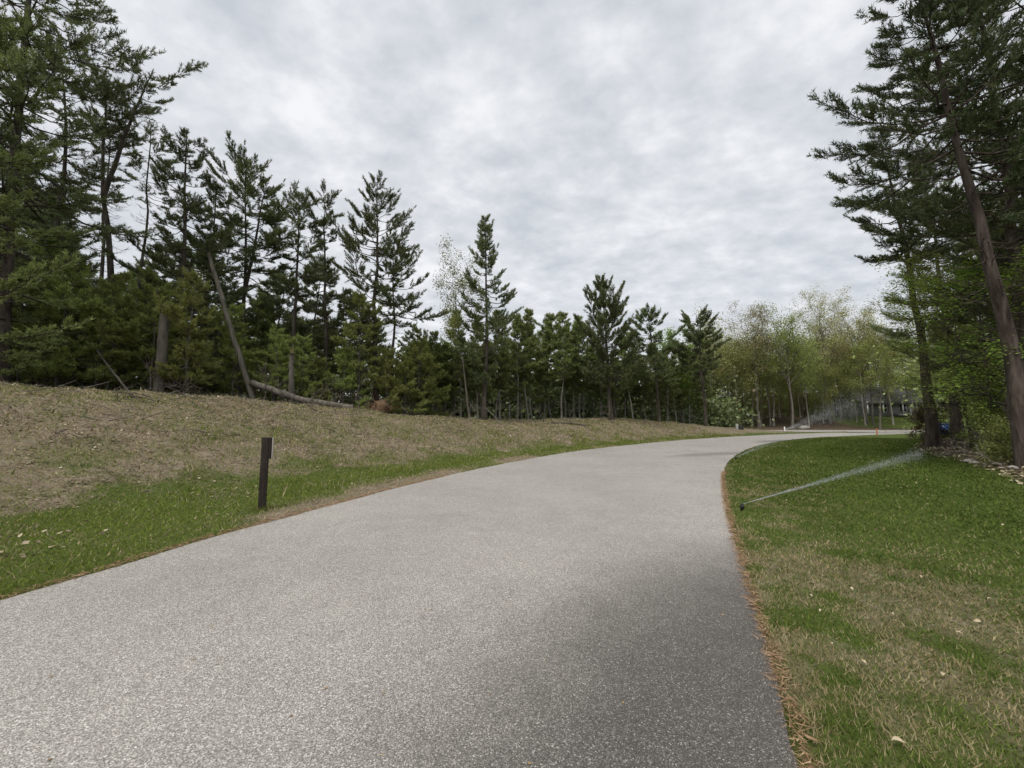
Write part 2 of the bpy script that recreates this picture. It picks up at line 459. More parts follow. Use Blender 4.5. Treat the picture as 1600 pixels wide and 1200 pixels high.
green = ramp(t, n_f, [(.3, (.045, .062, .016)), (.55, (.09, .118, .028)), (.8, (.15, .17, .05))])
tan = ramp(t, math_node(t, 'ADD', math_node(t, 'MULTIPLY', n_f, .6), math_node(t, 'MULTIPLY', n_m, .4)),
           [(.34, (.085, .066, .046)), (.48, (.215, .17, .118)), (.62, (.36, .30, .22)), (.72, (.5, .43, .33))])
tan2 = mixc(t, ramp(t, n_m, [(.45, (0, 0, 0)), (.65, (1, 1, 1))]), tan, ramp(t, n_f, [(.3, (.07, .072, .03)), (.7, (.19, .185, .08))]))
dk = ramp(t, noise(t, wp, 2.3, 5, .65), [(.5, (0, 0, 0)), (.62, (.5, .5, .5))])
tan = mixc(t, dk, tan, (.07, .055, .042))
tanmix = mixc(t, ramp(t, n_b, [(.42, (0, 0, 0)), (.6, (1, 1, 1))]), tan, tan2)
fl = ramp(t, math_node(t, 'ADD', math_node(t, 'MULTIPLY', n_f, .5), math_node(t, 'MULTIPLY', n_m, .5)),
          [(.35, (.03, .022, .014)), (.5, (.085, .062, .04)), (.68, (.19, .145, .10))])
dm = ramp(t, math_node(t, 'ADD', attr(t, 'rnd'), math_node(t, 'MULTIPLY', math_node(t, 'SUBTRACT', n_m, .5), .9)), [(.3, (0, 0, 0)), (.85, (1, 1, 1))])
c = mixc(t, dm, green, tanmix)
c = mixc(t, ramp(t, math_node(t, 'ADD', attr(t, 'forest'), math_node(t, 'MULTIPLY', math_node(t, 'SUBTRACT', n_m, .5), .6)), [(.35, (0, 0, 0)), (.65, (1, 1, 1))]), c, fl)
principled(t, out, c, .95, .1, bump(t, math_node(t, 'ADD', n_f, math_node(t, 'MULTIPLY', n_m, 1.6)), .9, .04))
M['ground'] = m
g_o = link('ground', gme, m); g_o['kind'] = 'structure'

# ------------------------------------------------------------------ roads
def mat_road():
    m, t, out = new_mat('asphalt')
    wp = worldpos(t)
    v = t.nodes.new('ShaderNodeTexVoronoi'); v.inputs['Scale'].default_value = 165; t.links.new(wp, v.inputs['Vector'])
    v.inputs['Randomness'].default_value = 1.0
    sepc = t.nodes.new('ShaderNodeSeparateColor'); t.links.new(v.outputs['Color'], sepc.inputs[0])
    nf = noise(t, wp, 150, 3, .7); nb = noise(t, wp, .35, 4); nm = noise(t, wp, 2.2, 5, .6)
    st = ramp(t, sepc.outputs[0], [(.0, (.15, .141, .13)), (.45, (.335, .317, .292)), (.8, (.45, .428, .396)), (.97, (.74, .71, .67))])
    st = mixc(t, ramp(t, nf, [(.35, (1, 1, 1)), (.5, (0, 0, 0))]), st, (.14, .125, .11))
    dst = ramp(t, sepc.outputs[0], [(.0, (.062, .056, .05)), (.7, (.128, .118, .107)), (.88, (.185, .173, .158)), (.96, (.26, .246, .23)), (.99, (.42, .40, .38))])
    dst = mixc(t, ramp(t, nf, [(.36, (1, 1, 1)), (.5, (0, 0, 0))]), dst, (.035, .03, .028))
    sp = t.nodes.new('ShaderNodeSeparateXYZ'); t.links.new(wp, sp.inputs[0])
    # where the sprinklers have wetted the surface: a wedge along the right edge and bands across the bend
    def blob(cx, cy, rx, ry, rot, soft):
        co, si = math.cos(rot), math.sin(rot)
        dx = math_node(t, 'SUBTRACT', sp.outputs[0], cx); dy = math_node(t, 'SUBTRACT', sp.outputs[1], cy)
        a = math_node(t, 'ADD', math_node(t, 'MULTIPLY', dx, co / rx), math_node(t, 'MULTIPLY', dy, si / rx))
        b = math_node(t, 'ADD', math_node(t, 'MULTIPLY', dx, -si / ry), math_node(t, 'MULTIPLY', dy, co / ry))
        q = math_node(t, 'SQRT', math_node(t, 'ADD', math_node(t, 'MULTIPLY', a, a), math_node(t, 'MULTIPLY', b, b)))
        q = math_node(t, 'ADD', q, math_node(t, 'MULTIPLY', math_node(t, 'SUBTRACT', nm, .5), .07))
        return ramp(t, q, [(1 - soft, (1, 1, 1)), (1 + soft * .6, (0, 0, 0))], 'EASE')
    w1 = blob(*WET1)
    w2 = math_node(t, 'MULTIPLY', blob(9.4, 18.2, 3.4, .8, .45, .5), .45)
    w3 = math_node(t, 'MULTIPLY', blob(20.5, 29.6, 4.5, 1.0, .55, .5), .7)
    wet = math_node(t, 'MAXIMUM', w1, math_node(t, 'MAXIMUM', w2, w3))
    c = mixc(t, wet, st, dst)
    stain = ramp(t, math_node(t, 'ADD', math_node(t, 'MULTIPLY', nb, .65), math_node(t, 'MULTIPLY', nm, .35)), [(.35, (.84, .83, .82)), (.62, (1.04, 1.03, 1.01))])
    c = mixc(t, 1.0, c, stain, 'MULTIPLY')
    rg = math_node(t, 'SUBTRACT', .9, math_node(t, 'MULTIPLY', wet, .25))
    hgt = math_node(t, 'ADD', sepc.outputs[1], math_node(t, 'MULTIPLY', nf, .8))
    principled(t, out, c, rg, .25, bump(t, hgt, .35, .006))
    return m
WET1 = (3.2, -0.5, 5.0, 6.3, 0.0, .36)
M['road'] = mat_road()
def road_sheet(name, A, B, z, sub=10, crown=.0):
    n = min(len(A), len(B))
    A = A[np.linspace(0, len(A) - 1, 260).astype(int)]; B = B[np.linspace(0, len(B) - 1, 260).astype(int)]
    w = np.linspace(0, 1, sub)
    P = A[:, None] * (1 - w)[None, :, None] + B[:, None] * w[None, :, None]
    V = np.concatenate([P, np.broadcast_to((z + crown * 4 * w * (1 - w))[None, :, None], P.shape[:2] + (1,))], -1).reshape(-1, 3)
    i, j = np.meshgrid(np.arange(259), np.arange(sub - 1), indexing='ij'); a = (i * sub + j).ravel()
    F = np.concatenate([np.stack([a, a + 1, a + sub + 1], 1), np.stack([a, a + sub + 1, a + sub], 1)])
    o = MB().add(V, F).build(name, M['road'], None, True); o['kind'] = 'structure'
    return o
def wob(L, amp, seed):
    T = np.gradient(L, axis=0); T /= np.linalg.norm(T, axis=1, keepdims=True)
    s = np.arange(len(L)) * .35
    return L + np.stack([-T[:, 1], T[:, 0]], 1) * ((fbm(s * 1.3, s * 0, seed, 3) - .5) * amp)[:, None]
# pair the edges by fraction of length ahead of and behind the camera
def resample(L, n=900):
    s = np.r_[0, np.cumsum(np.linalg.norm(np.diff(L, axis=0), axis=1))]
    q = np.linspace(0, s[-1], n)
    return np.stack([np.interp(q, s, L[:, 0]), np.interp(q, s, L[:, 1])], 1)
road_sheet('road', resample(wob(LEs, .12, 2)), resample(wob(REs, .12, 7)), 0.0, 14)
xs = np.linspace(30, 160, 900)
road_sheet('crossing_road', np.stack([xs, 61.3 + (xs - 40) * .00], 1), np.stack([xs, 51.3 - sstep(42, 50, xs) * 5.5], 1), 0.005, 8)

# ------------------------------------------------------------------ trees
PROF = {
    'cone': lambda u: (1 - u) ** .75 * (.35 + .65 * np.minimum(1, u / .18)) + .04,
    'broad': lambda u: (1 - u) ** .5 * (.55 + .45 * np.minimum(1, u / .15)) + .03,
    'flat': lambda u: (.40 + .60 * u) * np.sqrt(np.clip(1 - u ** 6, 0, 1)) + .12,
    'column': lambda u: (.55 + .45 * np.sin(u * 9)) * (1 - u) ** .4 * .9 + .10,
    'oval': lambda u: np.sin(np.clip(u * .86 + .12, 0, 1) * np.pi) ** .6 + .03,
}
def stem_path(top, bend, rng, n=14, start=(0, 0, -.25)):
    s = np.linspace(0, 1, n)[:, None]
    start = np.array(start, float); top = np.array(top, float)
    p = start + (top - start) * s
    H = np.linalg.norm(top - start)
    w = np.cumsum(rng.normal(size=(n, 2)), 0) * H * .0035
    w -= w[0] + (w[-1] - w[0]) * s
    p[:, :2] += w + np.sin(s * np.pi) * np.array(bend)[None, :]
    return p
def pine_parts(rng, stems, prof='cone', elev=(-10, 34), nl=.155, nw=.032, K=8, step=.66, drop=.13, dead=30, lop=None, dens=1.0, droop=.12, tip=.16, bias=None):
    """stems: (path, r0, r1, crown start 0..1, crown radius)"""
    tr, br, cr = MB(), MB(), MB()
    for path, r0, r1, c0, R in stems:
        n = len(path); s = np.linspace(0, 1, n)
        rad = r0 + (r1 - r0) * s ** .9
        if path[0][2] <= 0: rad = rad + r0 * .45 * np.exp(-np.linspace(0, 1, n) * 22)
        tr.add(*tubes(path, rad, 9))
        L_tot = np.linalg.norm(path[-1] - path[0])
        def pos(f): return np.array([np.interp(f, s, path[:, k]) for k in range(3)])
        f = c0; specs = []
        lob = rng.uniform(0, 6.28, 3)
        while f < .985:
            u = (f - c0) / (1 - c0)
            nb = rng.integers(3, 6)
            a0 = rng.uniform(0, 6.28)
            for k in range(nb):
                if rng.random() < drop: continue
                az = a0 + k * 6.283 / nb + rng.normal() * .25
                L = R * PROF[prof](u) * rng.uniform(.6, 1.12) * (1 + .25 * math.sin(az * 2 + lob[0] + u * 7) + .18 * math.sin(az + lob[1] - u * 11))
                if lop: L *= 1 + lop[1] * math.cos(az - lop[0])
                if L < .12: continue
                e = R_(elev[0] + (elev[1] - elev[0]) * u ** 1.3 + rng.normal() * 8)
                ff = min(.99, f + rng.uniform(-.18, .18) * step / L_tot)
                specs.append((ff, az, L, e + R_(rng.uniform(-6, 10)), 0))
            f += step * rng.uniform(.6, 1.35) * (1 - .35 * u) / L_tot
        for _ in range(dead):
            ff = rng.uniform(max(.08, c0 * .35), c0 + .25 * (1 - c0)); specs.append((ff, rng.uniform(0, 6.28), rng.uniform(.3, 1.0) * R * .55, R_(rng.uniform(-25, 15)), 1))
        paths, rads, isdead = [], [], []
        q = np.linspace(0, 1, 6)
        for ff, az, L, e, dd in specs:
            b = pos(ff); d = np.array([math.cos(az), math.sin(az), 0.])
            side = np.array([-d[1], d[0], 0])
            curve = rng.normal() * .10
            z = math.tan(e) * q - droop * np.sin(q * np.pi) + tip * q ** 3
            p = b + L * (d[None] * (q * math.cos(e))[:, None] + side[None] * (curve * q ** 2)[:, None] + np.array([0, 0, 1.])[None] * (z * math.cos(e))[:, None])
            p[1:] += rng.normal(size=(5, 3)) * L * .018
            r = np.interp(ff, s, rad)
            rb = min(r * .5, .012 + L * .014) * (.6 if dd else 1)
            paths.append(p); rads.append(rb * (1 - q * .88)); isdead.append(dd)
        if not paths: continue
        paths = np.array(paths); rads = np.array(rads); isdead = np.array(isdead)
        br.add(*tubes(paths, rads, 4))
        # twigs
        tp, tr_, TP, TD = [], [], [], []
        for p, rr, dd, sp in zip(paths, rads, isdead, specs):
            L = sp[2]
            nt_ = int((6 + L * 8.6) * (1 if not dd else .4) * (dens if not dd else 1))
            ss = np.sort(rng.uniform(.34 if L > 1 else .12, 1.0, nt_) ** .85); ss[-1] = .99
            if dd: ss = np.sort(rng.uniform(.3, 1., nt_))
            P = np.stack([np.interp(ss, q, p[:, k]) for k in range(3)], 1)
            T = nrm(np.stack([np.interp(ss, q, np.gradient(p[:, k])) for k in range(3)], 1))
            sg = np.where(np.arange(nt_) % 2 == 0, 1, -1) * R_(1) * rng.uniform(25, 65, nt_); sg[-1] = 0
            ca, sa = np.cos(sg), np.sin(sg)
            D = np.stack([T[:, 0] * ca - T[:, 1] * sa, T[:, 0] * sa + T[:, 1] * ca, T[:, 2] + rng.normal(size=nt_) * .22 + .16], 1); D = nrm(D)
            tl = np.clip(L * .30 * (1.15 - ss) + .2, .15, .9) * rng.uniform(.6, 1.2, nt_)
            E = P + D * tl[:, None]; Mi = P + D * tl[:, None] * .5 + rng.normal(size=(nt_, 3)) * .02
            tp.append(np.stack([P, E], 1)); tr_.append(np.stack([np.full(nt_, .007), np.full(nt_, .002)], 1) * (1.0 + nw * 12))
            if not dd:
                for a in range(nt_):
                    m_ = max(2, int(tl[a] / (nl * .62)) + 1)
                    h = np.linspace(.3, 1.0, m_)
                    TP.append(P[a] + D[a] * (tl[a] * h)[:, None]); TD.append(np.repeat(D[a][None], m_, 0))
        br.add(*tubes(np.concatenate(tp), np.concatenate(tr_), 3))
        if TP:
            TP = np.concatenate(TP); TD = np.concatenate(TD)
            cr.add(*blades(TP, TD, nl, nw, K, .62, .3, rng))
    return tr, br, cr
def build_tree(name, base, parts, bark, leaf, label, group=None, cat='tree', rz=0.0, brmat=None):
    o = empty(name, base, rz); tag(o, label, cat, group)
    tr, br, cr = parts
    tr.build('trunk', M[bark], o, True)
    if br.V: br.build('branches', M[brmat or bark], o)['kind'] = 'stuff'
    if cr.V: cr.build('crown', M[leaf], o)['kind'] = 'stuff'
    return o

def pine(label, d, bx, tx, ty, cb, R, r0=.22, prof='cone', leaf='needle_dark', bark='bark_pine', bend=(0, 0), seed=1, by=None, group=None, name='pine_tree', forks=None, **kw):
    """bx: pixel column of the foot, (tx,ty) of the top, cb pixel row where the crown begins"""
    rng = np.random.default_rng(seed)
    top = at(tx, ty, d)
    ft = at(bx, by or 655, d); base = np.array([ft[0], d, zl(ft[0], d)])
    rel = top - base
    c0 = (at(tx, cb, d)[2] - base[2]) / rel[2]
    path = stem_path(rel, bend, rng)
    stems = [(path, r0 * .82, .02, max(.03, c0), R * 1.05)]
    for fk in (forks or []):
        f0, fx, fy, fr, fR, fc = fk
        st = np.array([np.interp(f0, np.linspace(0, 1, 14), path[:, k]) for k in range(3)])
        t2 = at(fx, fy, d + rng.uniform(-.5, .5)) - base
        stems.append((stem_path(t2, (0, 0), rng, start=st), fr, .02, fc, fR))
    return build_tree(name, base, pine_parts(rng, stems, prof, **kw), bark, leaf, label, group)

# --- the tall pines one can tell apart on the left bank
pine('huge dense white pine filling the top left corner of the view', 15.5, -4, 40, -330, 380, 4.6, .26, 'broad', seed=11, step=.85, nl=.18, nw=.042, K=6, dens=.68, dead=60, drop=.12)
pine('leaning thin-crowned pine just right of the corner giant', 19, 38, 92, 60, 330, 3.2, .24, 'oval', seed=12, bend=(.8, 0), drop=.34, dead=70, dens=.7)
pine('very tall forked pine with two stems and a flat windswept top', 21, 180, 163, 118, 215, 2.0, .30, 'flat', seed=13, dead=60, drop=.25, dens=.85, elev=(5, 40),
     forks=[(.62, 240, 108, .14, 2.3, .70)], lop=(0.0, .2))
pine('bare-stemmed pine with a small crown left of the forked pine', 23, 140, 172, 205, 300, 2.1, .22, 'flat', seed=14, dead=70, drop=.3, dens=.8, lop=(3.1, .3))
pine('slender pine with thin crown right behind the forked pine', 24.5, 200, 236, 190, 310, 1.7, .18, 'oval', seed=15, dead=60, drop=.35, dens=.7)
pine('full conical pine right of the forked pine, leaning left of the snag', 21, 272, 292, 200, 470, 2.9, .26, 'cone', seed=16, dead=30)
pine('mid-height pine with ragged top above the leaning dead trunk', 23, 318, 338, 292, 500, 2.5, .2, 'broad', seed=17, dead=40, drop=.25)
pine('broad forked pine with open upper branches above the log', 24.5, 372, 384, 266, 430, 2.9, .24, 'oval', seed=18, dead=40, drop=.22, forks=[(.5, 415, 292, .13, 2.4, .35)])
pine('straight dark-stemmed pine whose crown starts high up', 25, 452, 466, 298, 455, 2.6, .22, 'broad', seed=19, dead=40, drop=.15)
pine('slim pine with tiered crown left of the tallest conical pine', 26, 508, 506, 304, 520, 2.7, .2, 'column', seed=20, dead=40)
pine('tallest conical pine with long tiered branches beside the log end', 26.5, 590, 590, 276, 500, 3.9, .27, 'cone', seed=21, dead=40, step=.75, elev=(-4, 40), tip=.22)
pine('lower pine tucked against the right side of the tallest conical pine', 27, 612, 616, 375, 500, 2.7, .18, 'cone', seed=22, dead=20, lop=(0, .35))
pine('lone narrow pine with crooked arms right of the pale birch', 27.5, 757, 759, 337, 590, 2.7, .21, 'cone', seed=23, dead=25, step=.62, drop=.16, tip=.25)
pine('small round-topped pine peeping over the saplings', 44, 850, 853, 503, 560, 2.6, .2, 'oval', seed=24, dead=10, nl=.25, nw=.05)
pine('stout pine with upswept branches where the bank tops out', 37, 955, 938, 436, 600, 4.6, .27, 'cone', seed=25, dead=30, elev=(0, 55), tip=.25, step=.55, nl=.22, nw=.045, dens=1.15)
pine('first of the two slim pines right of the upswept pine', 41, 1030, 1012, 483, 585, 3.1, .22, 'broad', seed=26, dead=30, nl=.22, nw=.048, dens=1.1)
pine('round-crowned pine on twin stems at the end of the bank', 45, 1102, 1087, 489, 572, 3.7, .22, 'broad', seed=27, dead=30, nl=.24, nw=.05, dens=1.1, forks=[(.06, 1092, 520, .17, 1.5, .7)])
pine('low-branched dense pine at the left frame edge in front of the giant', 13.6, -70, -30, -40, 560, 3.6, .22, 'broad', 'needle_mid', seed=40, step=.7, nl=.16, nw=.034, K=7, dens=.75, drop=.1, dead=20)
# --- the pines on the right
pine('leaning pine at the lawn corner with boughs reaching left', 20, 1458, 1372, 212, 400, 2.6, .31, 'broad', 'needle_backlit', 'bark_red', seed=31, by=690, dead=45, bend=(.35, 0), lop=(3.1, .1), drop=.08)
pine('huge reddish-stemmed pine leaning in from the right edge', 11, 1612, 1415, -60, 300, 2.7, .27, 'broad', 'needle_backlit', 'bark_red', seed=32, by=720, dead=40, bend=(.3, 0), nl=.15, nw=.027, K=7, step=.6, drop=.04, dens=1.1)
pine('second tall grey-stemmed pine behind the leaning one at the edge', 13, 1640, 1505, -140, 330, 3.3, .28, 'broad', 'needle_dark', 'bark_pine', seed=33, by=720, dead=40, nl=.16, nw=.028, K=7, step=.66, drop=.08, dens=.95)
pine('dark pine standing behind the lawn corner pine', 24, 1500, 1440, 250, 560, 3.4, .25, 'broad', 'needle_dark', 'bark_pine', seed=34, by=690, dead=30)
pine('deep green pine crowding the right edge at mid height', 16, 1640, 1590, 120, 620, 3.8, .25, 'broad', 'needle_dark', 'bark_pine', seed=35, by=690, dead=30, K=7, dens=.75, nl=.17, nw=.036)

pine('tall dark pine rising out of the top right corner', 12.2, 1720, 1585, -220, 380, 4.0, .26, 'broad', 'needle_backlit', 'bark_pine', seed=36, by=720, dead=30, nl=.17, nw=.034, K=7, step=.6, drop=.08, dens=.9)
# --- young pines and more tall pines further back, built once and repeated
rngP = np.random.default_rng(77)
def proto_pine(name, label, group, H, R, c0, prof, leaf, r0, seed, bark='bark_pine', **kw):
    rng = np.random.default_rng(seed)
    path = stem_path((rng.normal() * H * .02, rng.normal() * H * .02, H), (rng.normal() * H * .02, 0), rng)
    return build_tree(name, (0, 0, 0), pine_parts(rng, [(path, r0, .012, c0, R)], prof, **kw), bark, leaf, label, group)
ORD = ['first', 'second', 'third', 'fourth', 'fifth', 'sixth', 'seventh', 'eighth', 'ninth', 'tenth', 'eleventh', 'twelfth', 'thirteenth', 'fourteenth', 'fifteenth', 'sixteenth', 'seventeenth', 'eighteenth', 'nineteenth', 'twentieth', 'twenty-first', 'twenty-second', 'twenty-third', 'twenty-fourth', 'twenty-fifth', 'twenty-sixth', 'twenty-seventh', 'twenty-eighth', 'twenty-ninth', 'thirtieth', 'thirty-first', 'thirty-second', 'thirty-third', 'thirty-fourth', 'thirty-fifth', 'thirty-sixth']
def scatter(protos, spots, label, group, smin=.85, smax=1.15, rng=rngP):
    labels = label
    for k_, (x, y, s) in enumerate(spots):
        label = labels if isinstance(labels, str) else labels[k_]
        p = protos[rng.integers(len(protos))]
        o = p['proto'] if not p['used'] else None
        sc = s * rng.uniform(smin, smax)
        if o is None: o = copy_thing(p['proto'], (x, y, zl(x, y) - .02), rng.uniform(0, 6.28), sc, label, group)
        else:
            p['used'] = True; o.location = (x, y, zl(x, y) - .02); o.rotation_euler = (0, 0, rng.uniform(0, 6.28)); o.scale = (sc,) * 3
            o['label'] = label; o['group'] = group
def P_(o): return {'proto': o, 'used': False}
def drop_unused(ps):
    for p in ps:
        if not p['used']:
            for ch in list(p['proto'].children): bpy.data.objects.remove(ch)
            bpy.data.objects.remove(p['proto'])
# spots are given by pixel column and distance, so each band of the wood stands where it is seen
def spot(px, d, s=1.0):
    q = at(px, 640, d); return (q[0], d, s)

G1 = 'young pines along the crest of the bank'
L1 = 'yellow-green young pine among others at the left wood edge'
yp = [P_(proto_pine('young_pine', L1, G1, h, r, c, 'broad', 'needle_young', .07, 200 + k, 'bark_grey', elev=(-10, 35), nl=.15, nw=.03, K=9, step=.42, drop=.2, dead=16, droop=.06))
      for k, (h, r, c) in enumerate(((6.5, 1.6, .26), (5.2, 1.5, .26), (7.5, 1.5, .34), (4.2, 1.3, .16)))]
sp = [spot(px, d, s) for px, d, s in ((-90, 15.5, 1.1), (-20, 17.2, 1.0), (40, 17.5, .9), (72, 18.6, 1.05), (105, 17.6, .85), (130, 19.2, 1.0), (165, 17.8, .8), (190, 19.0, 1.0),
      (222, 20, .95), (255, 20.5, 1.1), (290, 18.6, 1.05), (300, 21, .9), (333, 22.5, .85), (360, 21.5, .8), (395, 22.5, .9), (425, 21.8, .62), (440, 23.5, .95),
      (470, 23, .7), (498, 24.5, .85), (535, 24.8, .95), (560, 25.5, .9), (606, 26, .95), (632, 26.8, .95), (655, 28, 1.0), (680, 29, .95), (-150, 16, 1.2), (485, 20.6, .25), (515, 21.2, .2), (20, 16.6, 1.0), (88, 17.0, 1.05), (150, 17.6, 1.0), (232, 18.8, .9))]
sp = [(x_, y_, s_ * 1.12) for x_, y_, s_ in sp]
sp.sort(key=lambda q: q[0] / q[1])
scatter(yp, sp, [o_ + ' yellow-green young pine from the left along the bank crest' for o_ in ORD], G1, .9, 1.1)
G2 = 'dark green young pines in the middle of the wood edge'
L2 = 'dark green sapling pine in the dense middle thicket behind the bank'
dp = [P_(proto_pine('sapling_pine', L2, G2, h, r, c, 'cone', 'needle_mid', .085, 300 + k, 'bark_pale', elev=(-12, 40), nl=.2, nw=.05, K=8, step=.45, drop=.15, dead=22, droop=.05))
      for k, (h, r, c) in enumerate(((8.5, 1.8, .32), (7.2, 1.7, .34), (9.5, 1.7, .42)))]
sp = []
for k in range(46):
    px = 640 + k * 10.2 + rngP.uniform(-5, 5); d = np.interp(px, [640, 760, 950, 1110], [30, 31, 41.5, 48]) + rngP.uniform(0, 5)
    sp.append(spot(px, d, np.interp(px, [640, 760, 900, 1110], [1.0, 1.0, 1.12, 1.05]) * rngP.uniform(.72, 1.12)))
scatter(dp, sp, L2, G2, .9, 1.08)
G3 = 'sapling pines deep in the left wood'
L3 = 'dark sapling pine half hidden deep in the left wood'
sp = []
for k in range(44):
    px = -140 + k * 19 + rngP.uniform(-8, 8); d = np.interp(px, [-140, 300, 700], [21, 27, 33]) + rngP.uniform(0, 7)
    sp.append(spot(px, d, rngP.uniform(.8, 1.25)))
scatter(dp, sp, L3, G3, .9, 1.1)
G4 = 'tall pines in the rows behind the front trees'
L4 = 'tall background pine standing behind the front row of the left wood'
tp_ = [P_(proto_pine('tall_pine', L4, G4, h, r, c, 'broad', 'needle_dark', .2, 400 + k, 'bark_pine', nl=.24, nw=.05, K=8, step=.62, drop=.2, dead=30))
       for k, (h, r, c) in enumerate(((15, 2.6, .5), (13, 2.4, .42), (14, 2.2, .55)))]
sp = [spot(px, d, s) for px, d, s in ((-60, 22, 1.15), (0, 26, 1.1), (70, 28, 1.0), (110, 32, 1.0), (215, 30, .95), (255, 27, .92), (310, 30, .95), (345, 28, .88), (410, 33, 1.0), (430, 29, .82),
      (480, 33, .95), (540, 34, .85), (560, 31, .72), (640, 36, .72), (-130, 24, 1.2), (60, 26, 1.25), (695, 38, .62), (820, 47, .58), (890, 50, .62), (980, 48, .6), (1060, 54, .6))]
scatter(tp_, sp, L4, G4, .95, 1.05)
G5 = 'pines filling the right wood'
L5 = 'dark pine in the deep right wood behind the front stems'
sp = [spot(px, d, s) for px, d, s in ((1540, 27, .95), (1580, 23, .95), (1640, 21, 1.1), (1610, 30, 1.0), (1520, 32, .8), (1700, 17, 1.1), (1760, 14, 1.2), (1660, 27, 1.1), (1485, 30, .72))]
scatter(tp_, sp, L5, G5, .95, 1.05)
G6 = 'sapling pines under the right wood'
L6 = 'low dark sapling pine under the tall right-hand pines'
sp = [spot(px, d, s) for px, d, s in ((1548, 21, .5), (1575, 18, .5), (1610, 16, .55), (1650, 14, .6), (1555, 24, .6), (1600, 22, .7), (1640, 19, .7), (1700, 13, .7), (1575, 26, .45))]
scatter(dp, sp, L6, G6)

# --- broad-leaved trees
def decid_parts(rng, H, spread, r0, c0=.35, n1=12, n2=6, n3=5, leaf=.16, K=3, jit=.25, up=(50, 75), flat=.4, lean=(0, 0), leafstart=0.0, droopy=0.0, n0=14):
    tr, br, lf = MB(), MB(), MB()
    path = stem_path((lean[0], lean[1], H * .97), (rng.normal() * H * .012, rng.normal() * H * .012), rng, n0)
    s = np.linspace(0, 1, n0)
    rad = r0 * (1 - s * .93) + r0 * .5 * np.exp(-s * 25)
    tr.add(*tubes(path, rad, 8))
    def pos(f): return np.array([np.interp(f, s, path[:, k]) for k in range(3)])
    q = np.linspace(0, 1, 5)
    lv = []
    for k in range(n1):
        f = c0 + (.97 - c0) * (k + rng.uniform(0, .8)) / n1; u = (f - c0) / (1 - c0)
        az = k * 2.4 + rng.normal() * .4; e = R_(up[0] + (up[1] - up[0]) * u + rng.normal() * 7)
        L = spread * (np.sin(np.clip(u * .75 + .2, 0, 1) * np.pi) ** .7) * rng.uniform(.75, 1.15) / max(.35, math.cos(e)) ** .6
        d = np.array([math.cos(az) * math.cos(e), math.sin(az) * math.cos(e), math.sin(e)])
        z = np.array([0, 0, 1.])
        p = pos(f) + L * (d[None] * q[:, None] + z[None] * ((.12 - droopy) * q ** 2)[:, None]); p[1:] += rng.normal(size=(4, 3)) * L * .03
        lv.append((p, min(.6 * r0 * (1 - f * .7), .02 + L * .015), L))
    allp, allr = [p for p, r, L in lv], [r * (1 - q * .8) for p, r, L in lv]
    br.add(*tubes(np.array(allp), np.array(allr), 4))
    tips = []
    for n_, frac, wid in ((n2, .45, 1.0), (n3, .42, .8)):
        nxt = []
        P, Rr = [], []
        for p, r, L in lv:
            for k in range(n_):
                sq = rng.uniform(.25, 1.0) if k else 1.0
                b = np.array([np.interp(sq, q, p[:, m_]) for m_ in range(3)]); T = nrm(p[-1] - p[0])
                d = nrm(T + rng.normal(size=3) * .55 * wid + np.array([0, 0, .12 - droopy]))
                l2 = L * frac * rng.uniform(.6, 1.15) * (1.15 - .5 * sq)
                pp = b + d[None] * l2 * q[:, None]; pp[1:] += rng.normal(size=(4, 3)) * l2 * .045
                r2 = max(.006, r * .45 * (1.1 - .6 * sq)); P.append(pp); Rr.append(r2 * (1 - q * .75)); nxt.append((pp, r2, l2))
        P, Rr = np.array(P), np.array(Rr)
        br.add(*(tubes(P, Rr, 3) if frac > .43 else tubes(P[:, ::2], Rr[:, ::2], 3))); lv = nxt
    pts = np.concatenate([np.stack([p[-1], p[-2], p[2]]) for p, r, L in lv])
    pts = pts[rng.random(len(pts)) > leafstart]
    if K: lf.add(*leaves(pts, leaf, rng, flat, K, jit))
    return tr, br, lf
def decid(name, label, group, leafm, bark, seed, **kw):
    rng = np.random.default_rng(seed)
    return build_tree(name, (0, 0, 0), decid_parts(rng, **kw), bark, leafm, label, group)
def place(o, px, d, rz=0.0, sc=1.0):
    x, y, s = spot(px, d); o.location = (x, y, zl(x, y) - .03); o.rotation_euler = (0, 0, rz); o.scale = (sc,) * 3
    return o
# far trees one can tell apart
place(decid('maple_tree', 'big pale spring maple with tan opening leaves behind the bend', None, 'leaf_tan', 'bark_grey', 501, H=16.5, spread=4.6, r0=.26, c0=.42, n1=14, n2=7, n3=6, leaf=.17, K=6, jit=.4), 1186, 66, .4)
place(decid('maple_tree', 'fresh green maple right of the tan maple', None, 'leaf_spring', 'bark_grey', 502, H=15, spread=4.2, r0=.2, c0=.42, n1=13, n2=7, n3=6, leaf=.22, K=4, jit=.35, flat=.6), 1236, 63, 1.4)
place(decid('maple_tree', 'tan-leaved tree in the middle of the far wood top', None, 'leaf_tan', 'bark_grey', 503, H=17.6, spread=5.0, r0=.24, c0=.45, n1=14, n2=7, n3=6, leaf=.17, K=6, jit=.4), 1295, 70, 2.4)
place(decid('maple_tree', 'pale tan tree reaching highest near the leaning pine', None, 'leaf_tan', 'bark_grey', 504, H=18, spread=5.0, r0=.25, c0=.45, n1=14, n2=7, n3=6, leaf=.17, K=5, jit=.4), 1352, 70, .9)
place(decid('maple_tree', 'yellow-green layered tree left of the leaning pine', None, 'leaf_spring', 'bark_grey', 505, H=13, spread=4.2, r0=.17, c0=.4, n1=12, n2=7, n3=6, leaf=.22, K=4, jit=.3, flat=.8, up=(20, 55)), 1372, 62, .2)
